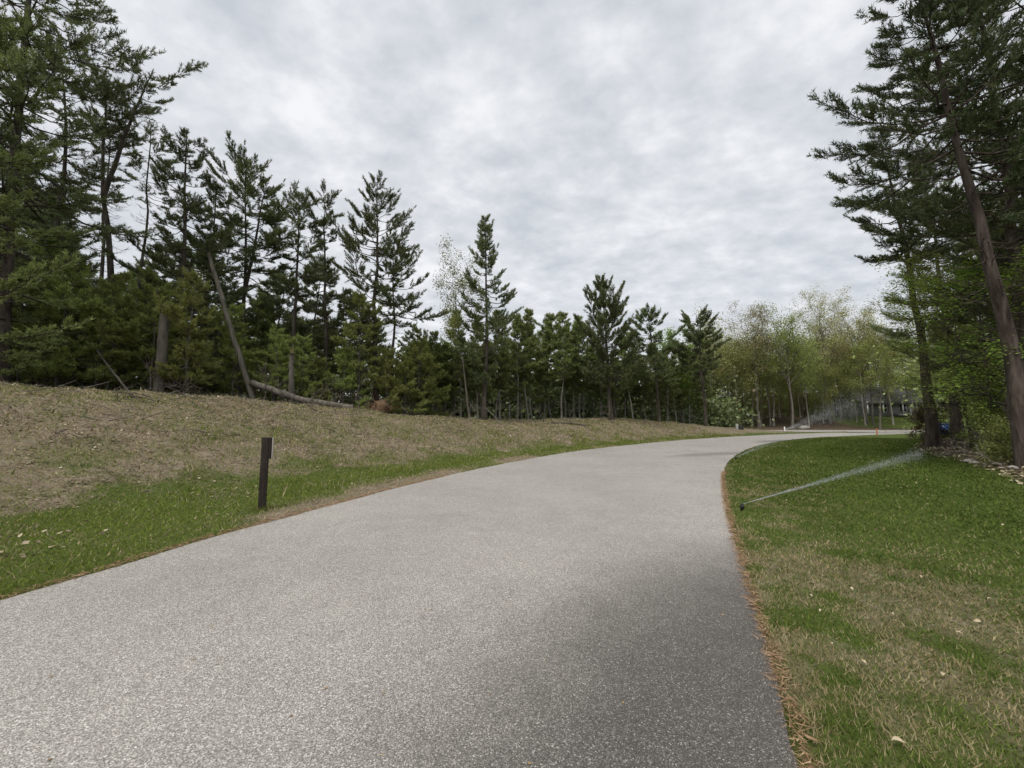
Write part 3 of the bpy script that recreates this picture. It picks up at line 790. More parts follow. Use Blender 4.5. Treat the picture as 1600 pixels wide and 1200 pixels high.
place(decid('maple_tree', 'bright green leafy tree between the slim pines and the twin pine', None, 'leaf_bright', 'bark_grey', 506, H=11, spread=3.4, r0=.14, c0=.25, n1=13, n2=7, n3=6, leaf=.22, K=5, jit=.3, flat=.7, up=(25, 60)), 1062, 50, .2)
place(decid('birch_tree', 'thin pale birch with sparse new leaves left of the lone pine', None, 'leaf_spring', 'bark_grey', 507, H=9.6, spread=2.0, r0=.09, c0=.5, n1=12, n2=6, n3=5, leaf=.1, K=6, jit=.22, up=(40, 72), lean=(-1.2, 0)), 735, 27.3, 0, 1.0)
# many alike stems of the far wood
G7 = 'bare-stemmed trees of the far wood'
L7 = 'slim half-leafed tree in the far wood across the road'
fp = [P_(decid('woodland_tree', L7, G7, lm, bk, 520 + k, H=h, spread=sp_, r0=r, c0=.48, n1=10, n2=6, n3=5, leaf=.2, K=kk + 4, jit=.6, flat=.5, up=(35, 70)))
      for k, (h, sp_, r, lm, bk, kk) in enumerate(((14, 3.4, .16, 'leaf_dull', 'bark_pale', 3), (15, 3.6, .17, 'leaf_tan', 'bark_grey', 2), (12, 3.2, .12, 'leaf_spring', 'bark_pale', 3), (14.5, 3.0, .16, 'leaf_dull', 'bark_pine', 3)))]
sp = []
for k in range(86):
    px = 1085 + (k % 43) * 10.3 + rngP.uniform(-6, 6); d = (65 if k < 43 else 78) + rngP.uniform(0, 13)
    if 1362 < px < 1465 and d < 84 and k % 3: continue
    sp.append(spot(px, d, rngP.uniform(.68, 1.05)))
scatter(fp, sp, L7, G7)
G8 = 'low shrubs under the far wood'
L8 = 'low twiggy shrub on the floor of the far wood'
shp = [P_(decid('woodland_shrub', L8, G8, lm, 'bark_grey', 540 + k, H=h, spread=1.7, r0=.05, c0=.08, n1=14, n2=6, n3=5, leaf=.13, K=2, jit=.25, flat=.6, up=(30, 75)))
       for k, (h, lm) in enumerate(((4.5, 'leaf_dull'), (5.5, 'leaf_dull'), (3.6, 'leaf_spring')))]
sp = [spot(1080 + k * 7.6 + rngP.uniform(-5, 5), 68 + rngP.uniform(0, 22), rngP.uniform(.7, 1.2)) for k in range(34)]
sp = [q for q in sp if not (1360 < q[0] / q[1] * 600 + 800 < 1475 and q[1] < 86)]
scatter(shp, sp, L8, G8)
# the near right wood: young beeches with fresh leaves
G9 = 'fresh green understorey trees of the right wood'
L9 = 'fresh green young beech under the right-hand pines'
bp = [P_(decid('young_beech', L9, G9, lm, 'bark_pine', 560 + k, H=h, spread=s_, r0=.07, c0=.27, n1=17, n2=7, n3=6, leaf=.085, K=5, jit=.16, flat=.8, up=(5, 45)))
      for k, (h, s_, lm) in enumerate(((8.0, 2.6, 'leaf_spring'), (6.0, 2.4, 'leaf_bright')))]
sp = [spot(px, d, s) for px, d, s in ((1512, 17.5, 1.0), (1540, 14.5, 1.0), (1580, 13, 1.0), (1560, 21, 1.15), (1545, 25, .9), (1640, 17, 1.1), (1545, 30, 1.0))]
sp.sort(key=lambda q: q[0] / q[1])
scatter(bp, sp, [o_ + ' fresh green young beech from the left under the right-hand pines' for o_ in ORD], G9, .95, 1.05)
for ps in (yp, dp, tp_, fp, shp, bp): drop_unused(ps)

# --- the wood beyond, too far to tell the trees apart
rng = np.random.default_rng(5)
def far_wood(name, label, pts, hts, leafm, size, n):
    k = rng.integers(0, len(pts), n)
    p = np.array(pts)[k] + rng.normal(size=(n, 2)) * np.array([2.0, 3.0])
    h = np.array(hts)[k] * (1 - rng.random(n) ** 1.25 * .98)
    z = land(p[:, 0], p[:, 1])
    V = np.stack([p[:, 0], p[:, 1], z + h], 1)
    mb = MB(); mb.add(*leaves(V, size, rng, .35))
    o = mb.build(name, M[leafm]); tag(o, label, 'wood', None, 'stuff')
fpt = [(spot(px, 100 + rng.uniform(0, 25))[0], 100 + rng.uniform(0, 25)) for px in np.linspace(1050, 1700, 90)]
far_wood('distant_wood', 'distant brownish-green wood seen between the far stems', fpt, [rng.uniform(12, 17) for _ in fpt], 'leaf_dull', .6, 48000)
fpt = []
for px in np.linspace(-250, 1110, 130):
    d = np.interp(px, [-250, 300, 700, 1110], [34, 40, 50, 66]) + rng.uniform(0, 8); fpt.append((spot(px, d)[0], d))
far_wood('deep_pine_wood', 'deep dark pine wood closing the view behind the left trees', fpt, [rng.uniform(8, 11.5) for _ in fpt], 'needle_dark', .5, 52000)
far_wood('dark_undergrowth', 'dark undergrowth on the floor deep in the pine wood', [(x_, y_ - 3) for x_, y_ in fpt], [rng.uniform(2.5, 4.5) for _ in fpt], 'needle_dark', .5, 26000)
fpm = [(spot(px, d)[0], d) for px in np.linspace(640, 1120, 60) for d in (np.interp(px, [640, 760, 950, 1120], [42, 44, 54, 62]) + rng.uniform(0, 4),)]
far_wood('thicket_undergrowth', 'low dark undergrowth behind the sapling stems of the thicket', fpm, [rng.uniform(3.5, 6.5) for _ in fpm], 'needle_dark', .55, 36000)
fpm = [(spot(px, d)[0], d) for px in np.linspace(1060, 1700, 70) for d in (rng.uniform(92, 100),)]
far_wood('distant_undergrowth', 'brownish undergrowth on the floor of the distant wood', fpm, [rng.uniform(3, 6) for _ in fpm], 'leaf_russet', .6, 24000)
fpt = [(spot(px, d)[0], d) for px in np.linspace(1490, 1900, 50) for d in (rng.uniform(36, 48),)]
far_wood('deep_right_wood', 'deep dark wood closing the view behind the right pines', fpt, [rng.uniform(7, 14) for _ in fpt], 'needle_mid', .5, 16000)

# ------------------------------------------------------------------ grass, litter and needles
rng = np.random.default_rng(9)
def fan(n, r0, r1, a0, a1, power=1.0):
    r = r0 + (r1 - r0) * rng.random(n) ** power; a = R_(1) * rng.uniform(a0, a1, n)
    return r * np.sin(a), r * np.cos(a), r
def grass_mesh(x, y, z, r, h, w, lean, dryp, bright=None, comb=None):
    n = len(x)
    a = rng.uniform(0, 6.28, n); b = rng.uniform(0, 6.28, n)
    if comb is not None:
        b = np.where(rng.random(n) < .16, comb + rng.normal(size=n) * .75, b)
    ww = w * rng.uniform(.6, 1.3, n); hh = h * rng.uniform(.55, 1.3, n)
    side = np.stack([np.cos(a), np.sin(a), np.zeros(n)], 1) * (ww * .5)[:, None]
    P = np.stack([x, y, z - .005], 1)
    ln = lean * rng.uniform(.2, 1.4, n)
    T = P + np.stack([np.cos(b) * ln * hh, np.sin(b) * ln * hh, hh], 1)
    V = np.stack([P - side, P + side, T], 1).reshape(-1, 3)
    isd = rng.random(n) < dryp
    c = np.clip(rng.random(n) * .75 + (0 if bright is None else bright) * .3, 0, .97) + np.where(isd, 1.02, 0)
    return V, np.arange(n * 3).reshape(-1, 3), np.repeat(c, 3)
def clumpy(x, y, amt):
    return rng.random(len(x)) < (1 - amt) + amt * sstep(.3, .6, fbm(x * 6, y * 6, 91, 2))
# right lawn
x, y, r = fan(430000, 1.3, 46, 12, 66, 2.25)
z, sl, sr, u, wr, fr, s1 = land(x, y, True)
edge = .02 + .10 * fbm(x * 3, y * 3, 44, 2)
k = (sr > edge) & (wr < .35 + rng.random(len(x)) * .4) & (y < 50.5) & (sl < 0) & clumpy(x, y, .25)
x, y, r, z, sr = x[k], y[k], r[k], z[k], sr[k]
dp_ = np.clip(dry_right(x, y, sr) * .95 + .07 - .05 * sstep(6, 12, r) + .35 * (1 - sstep(.05, .3, sr)) * (y < 14), 0, 1)
# the mower went round the bend in bands, laying the blades forward and back in turn
_, ir_ = side_dist(REs, x, y, False)
T_ = np.gradient(REs, axis=0); ang = np.arctan2(T_[ir_, 1], T_[ir_, 0])
comb_ = ang + np.where(np.floor((sr + fbm(x * .3, y * .3, 15, 2) * .5) / 1.15).astype(int) % 2 == 0, 0.0, np.pi)
mb = MB(); mb.add(*grass_mesh(x, y, z, r, (.022 + np.minimum(r * .0012, .02)) * (.8 + .6 * fbm(x * 2.5, y * 2.5, 67, 2)), np.maximum(.0034, r * .0024), 1.0, dp_, fbm(x * .8, y * .8, 61, 3) * 1.3 - .5 - .5 * sstep(5, 12, r), comb_))
tag(mb.build('lawn_grass', M['lawn']), 'mown lawn grass with straw patches right of the road', 'grass', None, 'stuff')
# left verge
x, y, r = fan(520000, 3.4, 46, -66, 47, 1.7)
z, sl, sr, u, wr, fr, s1 = land(x, y, True)
k = (sl > .02 + .08 * fbm(x * 3, y * 3, 47, 2)) & (u < .85) & clumpy(x, y, .25)
dl = dry_left(x, y, sl, u)
k &= rng.random(len(x)) > dl * .75
x, y, r, z, sl, u, dl = x[k], y[k], r[k], z[k], sl[k], u[k], dl[k]
mb = MB(); mb.add(*grass_mesh(x, y, z, r, .034 + .05 * u + np.minimum(r * .001, .03), np.maximum(.005, r * .0024), .9, np.clip(dl * .85 + .06, 0, 1), fbm(x * .7, y * .7, 63, 3) * 1.4 - .3))
x, y, r = fan(60000, 6.5, 34, -40, 30, 1.2)
z, sl, sr, u, wr, fr, s1 = land(x, y, True)
tall = sstep(.50, .62, fbm(x * .9, y * .9, 71, 3)) * sstep(1.0, 2.2, sl) * (1 - sstep(.22, .5, u))
k = (rng.random(len(x)) < tall) & (sl > .8)
x, y, r, z = x[k], y[k], r[k], z[k]
mb.add(*grass_mesh(x, y, z, r, .2, np.maximum(.007, r * .0016), .75, np.full(len(x), .12), np.full(len(x), .5)))
_p = gp(409, 797, .03); a = rng.uniform(0, 6.28, 420); q = .075 + rng.random(420) ** 2 * .1
x, y = _p[0] + np.cos(a) * q, _p[1] + np.sin(a) * q
mb.add(*grass_mesh(x, y, land(x, y), np.full(420, 6.), .10, np.full(420, .008), .5, np.full(420, .2), np.full(420, .2)))
tag(mb.build('verge_grass', M['grass']), 'green verge grass with longer tufts left of the road', 'grass', None, 'stuff')
x, y, r = fan(26000, 7, 36, -66, 30, 1.1)
z, sl, sr, u, wr, fr, s1 = land(x, y, True)
k = (u > .08) & (u < .9) & (rng.random(len(x)) < sstep(.56, .66, fbm(x * 1.3, y * 1.3, 73, 3)))
x, y, r, z = x[k], y[k], r[k], z[k]
wd = MB(); wd.add(*grass_mesh(x, y, z, r, .11, np.maximum(.012, r * .0022), 1.3, np.full(len(x), .12), np.full(len(x), .1)))
tag(wd.build('bank_weeds', M['weed']), 'grey-green weeds in patches on the bank', 'weeds', None, 'stuff')
# dead grass and litter on the bank
x, y, r = fan(330000, 5, 46, -66, 40, 1.25)
z, sl, sr, u, wr, fr, s1 = land(x, y, True)
dl = dry_left(x, y, sl, u)
k = (sl > .5) & (sl < s1 + 3) & (rng.random(len(x)) < dl * (.35 + .65 * sstep(.38, .55, fbm(x * 1.1, y * 1.1, 85, 3)))) & clumpy(x, y, .6)
x, y, r, z = x[k], y[k], r[k], z[k]
gn = fbm(x * .9, y * .9, 81, 3)
mb = MB(); mb.add(*grass_mesh(x, y, z, r, .05 + .03 * rng.random(len(x)) + .10 * (rng.random(len(x)) < .04), np.maximum(.007, r * .0022), 1.6, 1 - .85 * sstep(.40, .56, gn)))
tag(mb.build('dead_grass', M['straw']), 'matted dead grass covering the sloping bank', 'grass', None, 'stuff')
M['litter'] = mat_leaf('litter', (.12, .085, .05), (.46, .38, .26), .15, .05)
M['chip'] = mat_leaf('chip', (.3, .25, .17), (.68, .60, .46), .1, .05)
x, y, r = fan(36000, 6, 44, -66, 40, 1.1)
z, sl, sr, u, wr, fr, s1 = land(x, y, True)
dl = dry_left(x, y, sl, u)
k = (sl > 1) & (sl < s1 + 6) & (rng.random(len(x)) < dl * sstep(.35, .6, fbm(x * .7, y * .7, 83, 3)) + .006)
mb = MB(); mb.add(*leaves(np.stack([x[k], y[k], z[k] + .025], 1), .07, rng, .75))
tag(mb.build('bank_litter', M['litter']), 'brown leaf and bark litter scattered over the bank', 'litter', None, 'stuff')
# twigs on the bank and at the foot of the wood
x, y, r = fan(9000, 7, 40, -66, 38, 1.0)
z, sl, sr, u, wr, fr, s1 = land(x, y, True)
k = (u > .3) & (sl < s1 + 3) & (rng.random(len(x)) < np.where(sl > s1 - 3.5, .8, .3))
x, y, z = x[k], y[k], z[k]
a = rng.uniform(0, 6.28, len(x)); L = rng.uniform(.15, .75, len(x)); t_ = rng.normal(size=len(x)) * .22
d = np.stack([np.cos(a), np.sin(a), np.abs(t_)], 1) * L[:, None]
p0 = np.stack([x, y, z + .012], 1)
pm = p0 + d * .5 + rng.normal(size=p0.shape) * .03; p1 = p0 + d
rr = np.stack([np.full(len(x), .011), np.full(len(x), .009), np.full(len(x), .004)], 1) * rng.uniform(.6, 1.5, len(x))[:, None]
mb = MB(); mb.add(*tubes(np.stack([p0, pm, p1], 1), rr, 4))
tag(mb.build('twig_litter', M['deadwood']), 'grey twigs strewn along the top of the bank', 'twigs', None, 'stuff')
# wood floor on the right
x, y, r = fan(26000, 8, 40, 44, 66, 1.0)
z, sl, sr, u, wr, fr, s1 = land(x, y, True)
k = (wr > .25) & (rng.random(len(x)) < .8)
mb = MB(); mb.add(*leaves(np.stack([x[k], y[k], z[k] + .02], 1), .11, rng, .7))
tag(mb.build('wood_floor_litter', M['litter']), 'dead leaves on the floor of the right wood', 'litter', None, 'stuff')
# needles swept to the road edges
M['needles'] = mat_leaf('needles', (.2, .12, .06), (.46, .32, .18), .1, .02)
def edge_needles(name, label, line, y0, y1, n, off, sgn):
    T = np.gradient(line, axis=0); T /= np.linalg.norm(T, axis=1, keepdims=True)
    ok = np.where((line[:, 1] > y0) & (line[:, 1] < y1))[0]
    j = rng.choice(ok, n) ; f = rng.random(n)
    p = line[j] + T[j] * (f * .35)[:, None]
    wid = off * (.35 + 1.1 * fbm(p[:, 0] * 1.6, p[:, 1] * 1.6, 95, 3))
    o = (rng.random(n) ** 1.4 * 1.0 - .22) * wid
    nv = np.stack([T[j, 1], -T[j, 0]], 1) * sgn
    p = p + nv * o[:, None]
    zz_ = np.maximum(land(p[:, 0], p[:, 1]), 0.0) + .006 + rng.random(n) * .018
    P = np.stack([p[:, 0], p[:, 1], zz_], 1); a = rng.uniform(0, 6.28, n)
    D = np.stack([np.cos(a), np.sin(a), rng.normal(size=n) * .2], 1)
    mb = MB(); mb.add(*blades(P, D, .075, .006, 1, .05, 0, rng)); tag(mb.build(name, M['needles']), label, 'needles', None, 'stuff')
edge_needles('needle_strip', 'orange pine needles swept along the right road edge', REs, .6, 12, 4800, .08, 1)
edge_needles('needle_strip', 'thin line of brown needles along the left road edge', LEs, 2.2, 11, 3000, .10, -1)

x, y, r = fan(5000, 7, 34, -66, 34, 1.0)
z, sl, sr, u, wr, fr, s1 = land(x, y, True)
k = (u > .15) & (sl < s1 + 1) & (rng.random(len(x)) < .05 + .5 * sstep(.55, .7, fbm(x * 1.5, y * 1.5, 87, 2)))
mb = MB(); mb.add(*leaves(np.stack([x[k], y[k], z[k] + .03], 1), .07, rng, .6)); tag(mb.build('wood_chips', M['chip']), 'pale wood chips scattered over the bank', 'chips', None, 'stuff')
n = 260
j = rng.integers(30, 75, n); f = rng.random(n)[:, None]; jr = np.minimum(j + 2, len(REs) - 1)
p = LEs[j] * (1 - f ** .6) + REs[jr] * f ** .6
p = p + rng.normal(size=p.shape) * .15
mb = MB(); mb.add(*leaves(np.stack([p[:, 0], p[:, 1], np.full(n, .004)], 1), .022, rng, .95)); tag(mb.build('road_debris', M['needles']), 'tiny brown bits of debris lying on the road', 'debris', None, 'stuff')
# ------------------------------------------------------------------ pale fallen leaves on the lawn
m, t, out = new_mat('pale_leaf')
principled(t, out, ramp(t, noise(t, objpos(t), 20, 4), [(.3, (.34, .26, .15)), (.7, (.6, .52, .38))]), .7, .2)
M['pale_leaf'] = m
def leaf_mesh(seed):
    q = np.random.default_rng(seed); n = 6; s = np.linspace(0, 1, n)
    w = np.sin(s * np.pi) ** .8 * .022 + .001; bend = q.uniform(.012, .04)
    z = bend * np.sin(s * np.pi * q.uniform(.8, 1.2)); cup = q.uniform(.2, .7)
    C = np.stack([s * .085 - .042, np.sin(s * 3) * .004, z + .004], 1)
    V = np.concatenate([C - np.stack([w * 0, w, -w * cup], 1), C, C + np.stack([w * 0, w, w * cup], 1)])
    F = []
    for k in range(2):
        for i_ in range(n - 1):
            a_ = k * n + i_; F += [[a_, a_ + 1, a_ + n + 1], [a_, a_ + n + 1, a_ + n]]
    return MB().add(V, F).mesh('fallen_leaf', True)
lm = [leaf_mesh(k) for k in range(4)]
lp = [(1498, 995), (1548, 942), (1405, 1168), (1527, 975), (1476, 1062), (1282, 958), (1395, 965), (1235, 873), (1330, 925), (1268, 935), (1410, 730), (1395, 758),
      (1408, 763), (1366, 747), (1376, 745), (1387, 752), (1386, 760), (1432, 755), (1405, 797), (1275, 768), (1230, 655+130), (1262, 714), (1268, 723), (1264, 731), (1300, 738), (1304, 692), (1311, 688),
      (1326, 706), (1336, 705), (1345, 716), (1380, 714), (1432, 724), (1230, 700), (1282, 696), (1212, 738), (1178, 757), (1190, 710), (1434, 723), (1568, 827), (1498, 855), (1450, 793), (1300, 1010), (1350, 1040), (1440, 905), (1115, 752), (1126, 693)]
for k, (px, py) in enumerate(lp):
    x, y = gp(px, py, .04); o = link('fallen_leaf', lm[k % 4], M['pale_leaf'])
    o.location = (x, y, max(0.002, zl(x, y)) + (.03 if py != 752 else 0)); o.rotation_euler = (rng.normal() * .25, rng.normal() * .25, rng.uniform(0, 6.28)); sc = rng.uniform(.28, .62) * (1 + max(0, y - 4) * .07); o.scale = (sc,) * 3
    tag(o, 'pale curled dry leaf lying on the right lawn or the road beside it', 'leaf', 'pale fallen leaves right of the road')

# ------------------------------------------------------------------ marker post
pw = gp(409, 797, .03); pz = zl(*pw)
post = empty('marker_post', (pw[0], pw[1], pz), R_(27)); tag(post, 'dark brown square marker post with pale-faced board at its top', 'post')
M['post'] = mat_bark('post', (.022, .017, .014), (.035, .028, .023), (.055, .045, .038), 14)
M['plate'] = mat_plain('plate', (.30, .27, .23), (.38, .35, .31), 12, .5)
def bevel_box(size, c, b=.006):
    x, y, z = [q / 2 for q in size]
    ring = [(-x + b, -y), (x - b, -y), (x, -y + b), (x, y - b), (x - b, y), (-x + b, y), (-x, y - b), (-x, -y + b)]
    V = [(p, q, -z) for p, q in ring] + [(p, q, z - b) for p, q in ring] + [(p * (1 - b / x), q * (1 - b / y), z) for p, q in ring] + [(0, 0, z)]
    F = []
    for k in range(2):
        for i_ in range(8):
            a_, b_ = k * 8 + i_, k * 8 + (i_ + 1) % 8; F += [[a_, b_, b_ + 8], [a_, b_ + 8, a_ + 8]]
    F += [[16 + i_, 16 + (i_ + 1) % 8, 24] for i_ in range(8)]
    return MB().add(np.array(V) + np.array(c), F)
bevel_box((.115, .115, 1.52), (0, 0, .50)).build('post', M['post'], post)
bevel_box((.045, .15, .37), (.082, 0, 1.072), .004).build('board', M['post'], post)
bevel_box((.014, .152, .375), (.112, 0, 1.072), .002).build('face_plate', M['plate'], post)

# ------------------------------------------------------------------ sprinklers and their water
M['black_plastic'] = mat_plain('black_plastic', (.012, .012, .012), (.03, .03, .03), 30, .45)
def ring_solid(prof, n=14):
    a = np.arange(n) * 2 * np.pi / n; V = []; F = []
    for r_, z_ in prof: V += [(r_ * math.cos(b), r_ * math.sin(b), z_) for b in a]
    for k in range(len(prof) - 1):
        for i_ in range(n):
            p, q = k * n + i_, k * n + (i_ + 1) % n; F += [[p, q, q + n], [p, q + n, p + n]]
    V.append((0, 0, prof[-1][1])); F += [[(len(prof) - 1) * n + i_, (len(prof) - 1) * n + (i_ + 1) % n, len(V) - 1] for i_ in range(n)]
    return MB().add(V, F)
m, t, out = new_mat('water')
dfs = t.nodes.new('ShaderNodeBsdfDiffuse'); dfs.inputs[0].default_value = (.85, .88, .92, 1)
trl = t.nodes.new('ShaderNodeBsdfTranslucent'); trl.inputs[0].default_value = (.85, .88, .92, 1)
trp = t.nodes.new('ShaderNodeBsdfTransparent')
m1 = t.nodes.new('ShaderNodeMixShader'); m1.inputs[0].default_value = .5
m2 = t.nodes.new('ShaderNodeMixShader'); m2.inputs[0].default_value = .45
t.links.new(dfs.outputs[0], m1.inputs[1]); t.links.new(trl.outputs[0], m1.inputs[2]); t.links.new(m1.outputs[0], m2.inputs[1]); t.links.new(trp.outputs[0], m2.inputs[2]); t.links.new(m2.outputs[0], out.inputs[0])
M['water'] = m
def sprinkler(px, py, label, wlabel, end, n, size, spread, sag=.0, mist=0):
    b = gp(px, py, .0); b = np.array([b[0], b[1], max(0, zl(*b))])
    o = empty('sprinkler', b); tag(o, label, 'sprinkler', None)
    ring_solid([(.03, -.05), (.03, .045), (.038, .05), (.038, .085), (.03, .095)]).build('riser', M['black_plastic'], o, False)
    nz = ring_solid([(.022, .0), (.022, .03), (.012, .035)], 10); h = nz.build('nozzle', M['black_plastic'], o); h.location = (.0, 0, .092)
    st = b + np.array([0, 0, .11]); e = np.array(end, float)
    s = rng.random(n) ** .8
    if mist: s[: int(n * mist)] = 1 - rng.random(int(n * mist)) ** 2 * .5
    P = st + (e - st) * s[:, None]; L = np.linalg.norm(e - st)
    P[:, 2] -= sag * s ** 2
    wd = spread * (.02 + s ** 1.3)
    P += rng.normal(size=(n, 3)) * wd[:, None] * np.array([.5, .5, .55])
    P[:, 2] = np.maximum(P[:, 2], np.maximum(land(P[:, 0], P[:, 1]), 0) + .01)
    D = nrm(e - st); sz = size * rng.uniform(.5, 1.4, n) * (1 + .0 * s)
    up = nrm(np.cross(D, [0, 0, 1.])); w2 = np.cross(up, D)
    k = np.array([D * 2.4, up * .7 - D, -up * .5 + w2 * .6 - D, -up * .5 - w2 * .6 - D])
    V = (P[:, None] + k[None] * sz[:, None, None]).reshape(-1, 3); f = np.array([[0,1,2],[0,2,3],[0,3,1],[1,3,2]])
    F = (np.arange(n)[:, None, None] * 4 + f[None]).reshape(-1, 3)
    mb = MB().add(V, F); tag(mb.build('water_spray', M['water']), wlabel, 'water', None, 'stuff')
e1 = at(1440, 708, 9.8)
sprinkler(1160, 800, 'near black lawn sprinkler by the road edge', 'long white jet of water from the near sprinkler', e1, 6000, .004, .14, .0, .05)
e2 = at(1250, 672, 20)
sprinkler(1150, 719, 'second black sprinkler further along the right road edge', 'low thin water jet along the inside of the bend', e2, 2600, .006, .4)
e3 = at(1335, 632, 52)
sprinkler(1224, 673.5, 'far sprinkler on the grass wedge at the junction', 'misty fan of water spray in front of the far wood', e3, 5000, .016, 2.2, 0, .3)

# ------------------------------------------------------------------ dead trunks, logs and brush on the bank
def log(name, label, pts, r0, r1, mat='deadwood', stubs=6, cap='fresh_wood', group=None):
    pts = np.array(pts, float); o = empty(name, pts[0]); tag(o, label, name.split('_')[-1] if name != 'dead_tree' else 'dead tree', group)
    n = 16; s = np.linspace(0, 1, n); q = np.linspace(0, 1, len(pts))
    p = np.stack([np.interp(s, q, pts[:, k]) for k in range(3)], 1) - pts[0]
    p[1:-1] += rng.normal(size=(n - 2, 3)) * .012
    r = (r0 + (r1 - r0) * s) * (1 + rng.normal(size=n) * .03)
    MB().add(*tubes(p, r, 12, True)).build('trunk', M[mat], o, True)
    for k in range(stubs):
        f = rng.uniform(.1, .95); b = np.array([np.interp(f, s, p[:, j]) for j in range(3)]); L = rng.uniform(.2, .9)
        d = nrm(rng.normal(size=3) + np.array([0, 0, .4])); pp = b + d[None] * np.linspace(0, L, 4)[:, None]; pp[2:] += rng.normal(size=(2, 3)) * .06
        MB().add(*tubes(pp, np.array([.022, .017, .012, .005]), 5)).build('branch_stub', M[mat], o)
    return o
def gz(px, d, dz=0.0):
    q = at(px, 640, d); return np.array([q[0], d, zl(q[0], d) + dz])
a_ = at(392, 598, 20.0); b_ = at(470, 625, 20.4); c_ = gz(552, 20.8, .12)
log('fallen_log', 'thick grey fallen log sloping down to the crest of the bank', [a_, b_, c_], .17, .16, stubs=7)
a_ = gz(402, 20.3, -.1); b_ = at(375, 560, 20.0); c_ = at(326, 395, 19.6)
log('dead_tree', 'bare dead trunk leaning left against the pines above the log', [a_, b_, c_], .15, .09, 'bark_grey', 9)
def snag(px, d, tpx, tpy, r0, label):
    b = gz(px, d, -.1); top = at(tpx, tpy, d)
    o = log('dead_tree', label, [b, (b + top) / 2, top], r0, r0 * .82, 'bark_grey', 4)
    for k in range(7):
        a = k * .9 + rng.random(); q = (top - b) + np.array([math.cos(a), math.sin(a), 0]) * r0 * .5
        MB().add(*tubes(np.array([q - [0, 0, .15], q + [0, 0, rng.uniform(.05, .35)]]), np.array([r0 * .18, .006]), 5)).build('splinter', M['fresh_wood'], o)
snag(246, 18.0, 258, 482, .22, 'broken-topped thick dead trunk standing at the crest')
snag(455, 20.9, 456, 552, .15, 'short broken snag with pale splintered top behind the log')
log('dead_tree', 'thin dead pole leaning across the shaded young pines', [gz(213, 16.8, .0), at(160, 560, 17.2), at(96, 472, 17.8)], .05, .03, 'deadwood', 3)
log('fallen_log', 'thin pale log lying along the top of the bank', [gz(338, 18.6, .05), gz(385, 18.8, .06), gz(432, 19.1, .05)], .05, .04, 'deadwood', 3)
log('fallen_branch', 'dark crooked branch lying on the bank slope', [gz(196, 12.4, .04), gz(222, 12.7, .06), gz(262, 12.9, .04)], .025, .012, 'bark_pine', 3)
log('fallen_branch', 'pale stick leaning at the foot of the lone pine', [gz(783, 25.5, .02), at(770, 648, 26.2), at(757, 636, 26.8)], .035, .02, 'deadwood', 1)
log('fallen_branch', 'low pale log at the edge of the middle thicket', [gz(862, 30, .08), gz(885, 30.5, .1), gz(915, 31, .08)], .09, .07, 'deadwood', 3)
# brush: bare dead boughs, one object each
def bough(seed):
    q = np.random.default_rng(seed); n = 7; s = np.linspace(0, 1, n); L = 1.6
    p = np.stack([s * L, np.sin(s * 3) * .15, .25 * s + .35 * np.sin(s * 2.6)], 1); p[1:] += q.normal(size=(n - 1, 3)) * .05
    mb = MB(); mb.add(*tubes(p, .026 * (1 - s * .8), 5))
    P, Rr = [], []
    for k in range(16):
        f = q.uniform(.2, 1); b = np.array([np.interp(f, s, p[:, j]) for j in range(3)]); d = nrm(np.array([1, 0, .3]) + q.normal(size=3) * .8); l2 = q.uniform(.2, .8)
        pp = b + d[None] * np.linspace(0, l2, 4)[:, None]; pp[1:] += q.normal(size=(3, 3)) * .04; P.append(pp); Rr.append([.011, .009, .007, .003])
    mb.add(*tubes(np.array(P), np.array(Rr), 4))
    return mb.mesh('dead_bough')
bm_ = [bough(k) for k in range(4)]
bs = [(-30, 16), (20, 16.2), (60, 16.5), (120, 16.8), (175, 17), (232, 17.3), (252, 17.5), (268, 17.2), (285, 17.8), (300, 18), (330, 18.6), (352, 19), (398, 19.4), (410, 19.2), (440, 19.8), (455, 19.6), (478, 20), (492, 19.8), (515, 20.3), (560, 22), (640, 24.5), (700, 25.5), (745, 26.5), (790, 27), (850, 30.5), (890, 31.5), (930, 33), (960, 35)]
for k, (px, d) in enumerate(bs):
    b = gz(px, d, .02); o = link('dead_bough', bm_[k % 4], M['deadwood']); o.location = b
    o.rotation_euler = (rng.normal() * .3, rng.uniform(-1.1, .15), rng.uniform(0, 6.28)); sc = rng.uniform(.6, 1.25); o.scale = (sc,) * 3
    tag(o, 'bare grey dead bough among the brush at the top of the left bank', 'branch', 'dead boughs along the top of the bank')
bs = [(1485, 20), (1510, 17), (1530, 15), (1550, 18), (1575, 13.5), (1590, 16), (1560, 11.6), (1600, 11)]
for k, (px, d) in enumerate(bs):
    b = gz(px, d, .02); o = link('dead_bough', bm_[k % 4], M['deadwood']); o.location = b
    o.rotation_euler = (rng.normal() * .3, rng.uniform(-.7, .15), rng.uniform(0, 6.28)); sc = rng.uniform(.7, 1.2); o.scale = (sc,) * 3
    tag(o, 'bare dead bough on the leafy floor of the right wood', 'branch', 'dead boughs on the right wood floor')
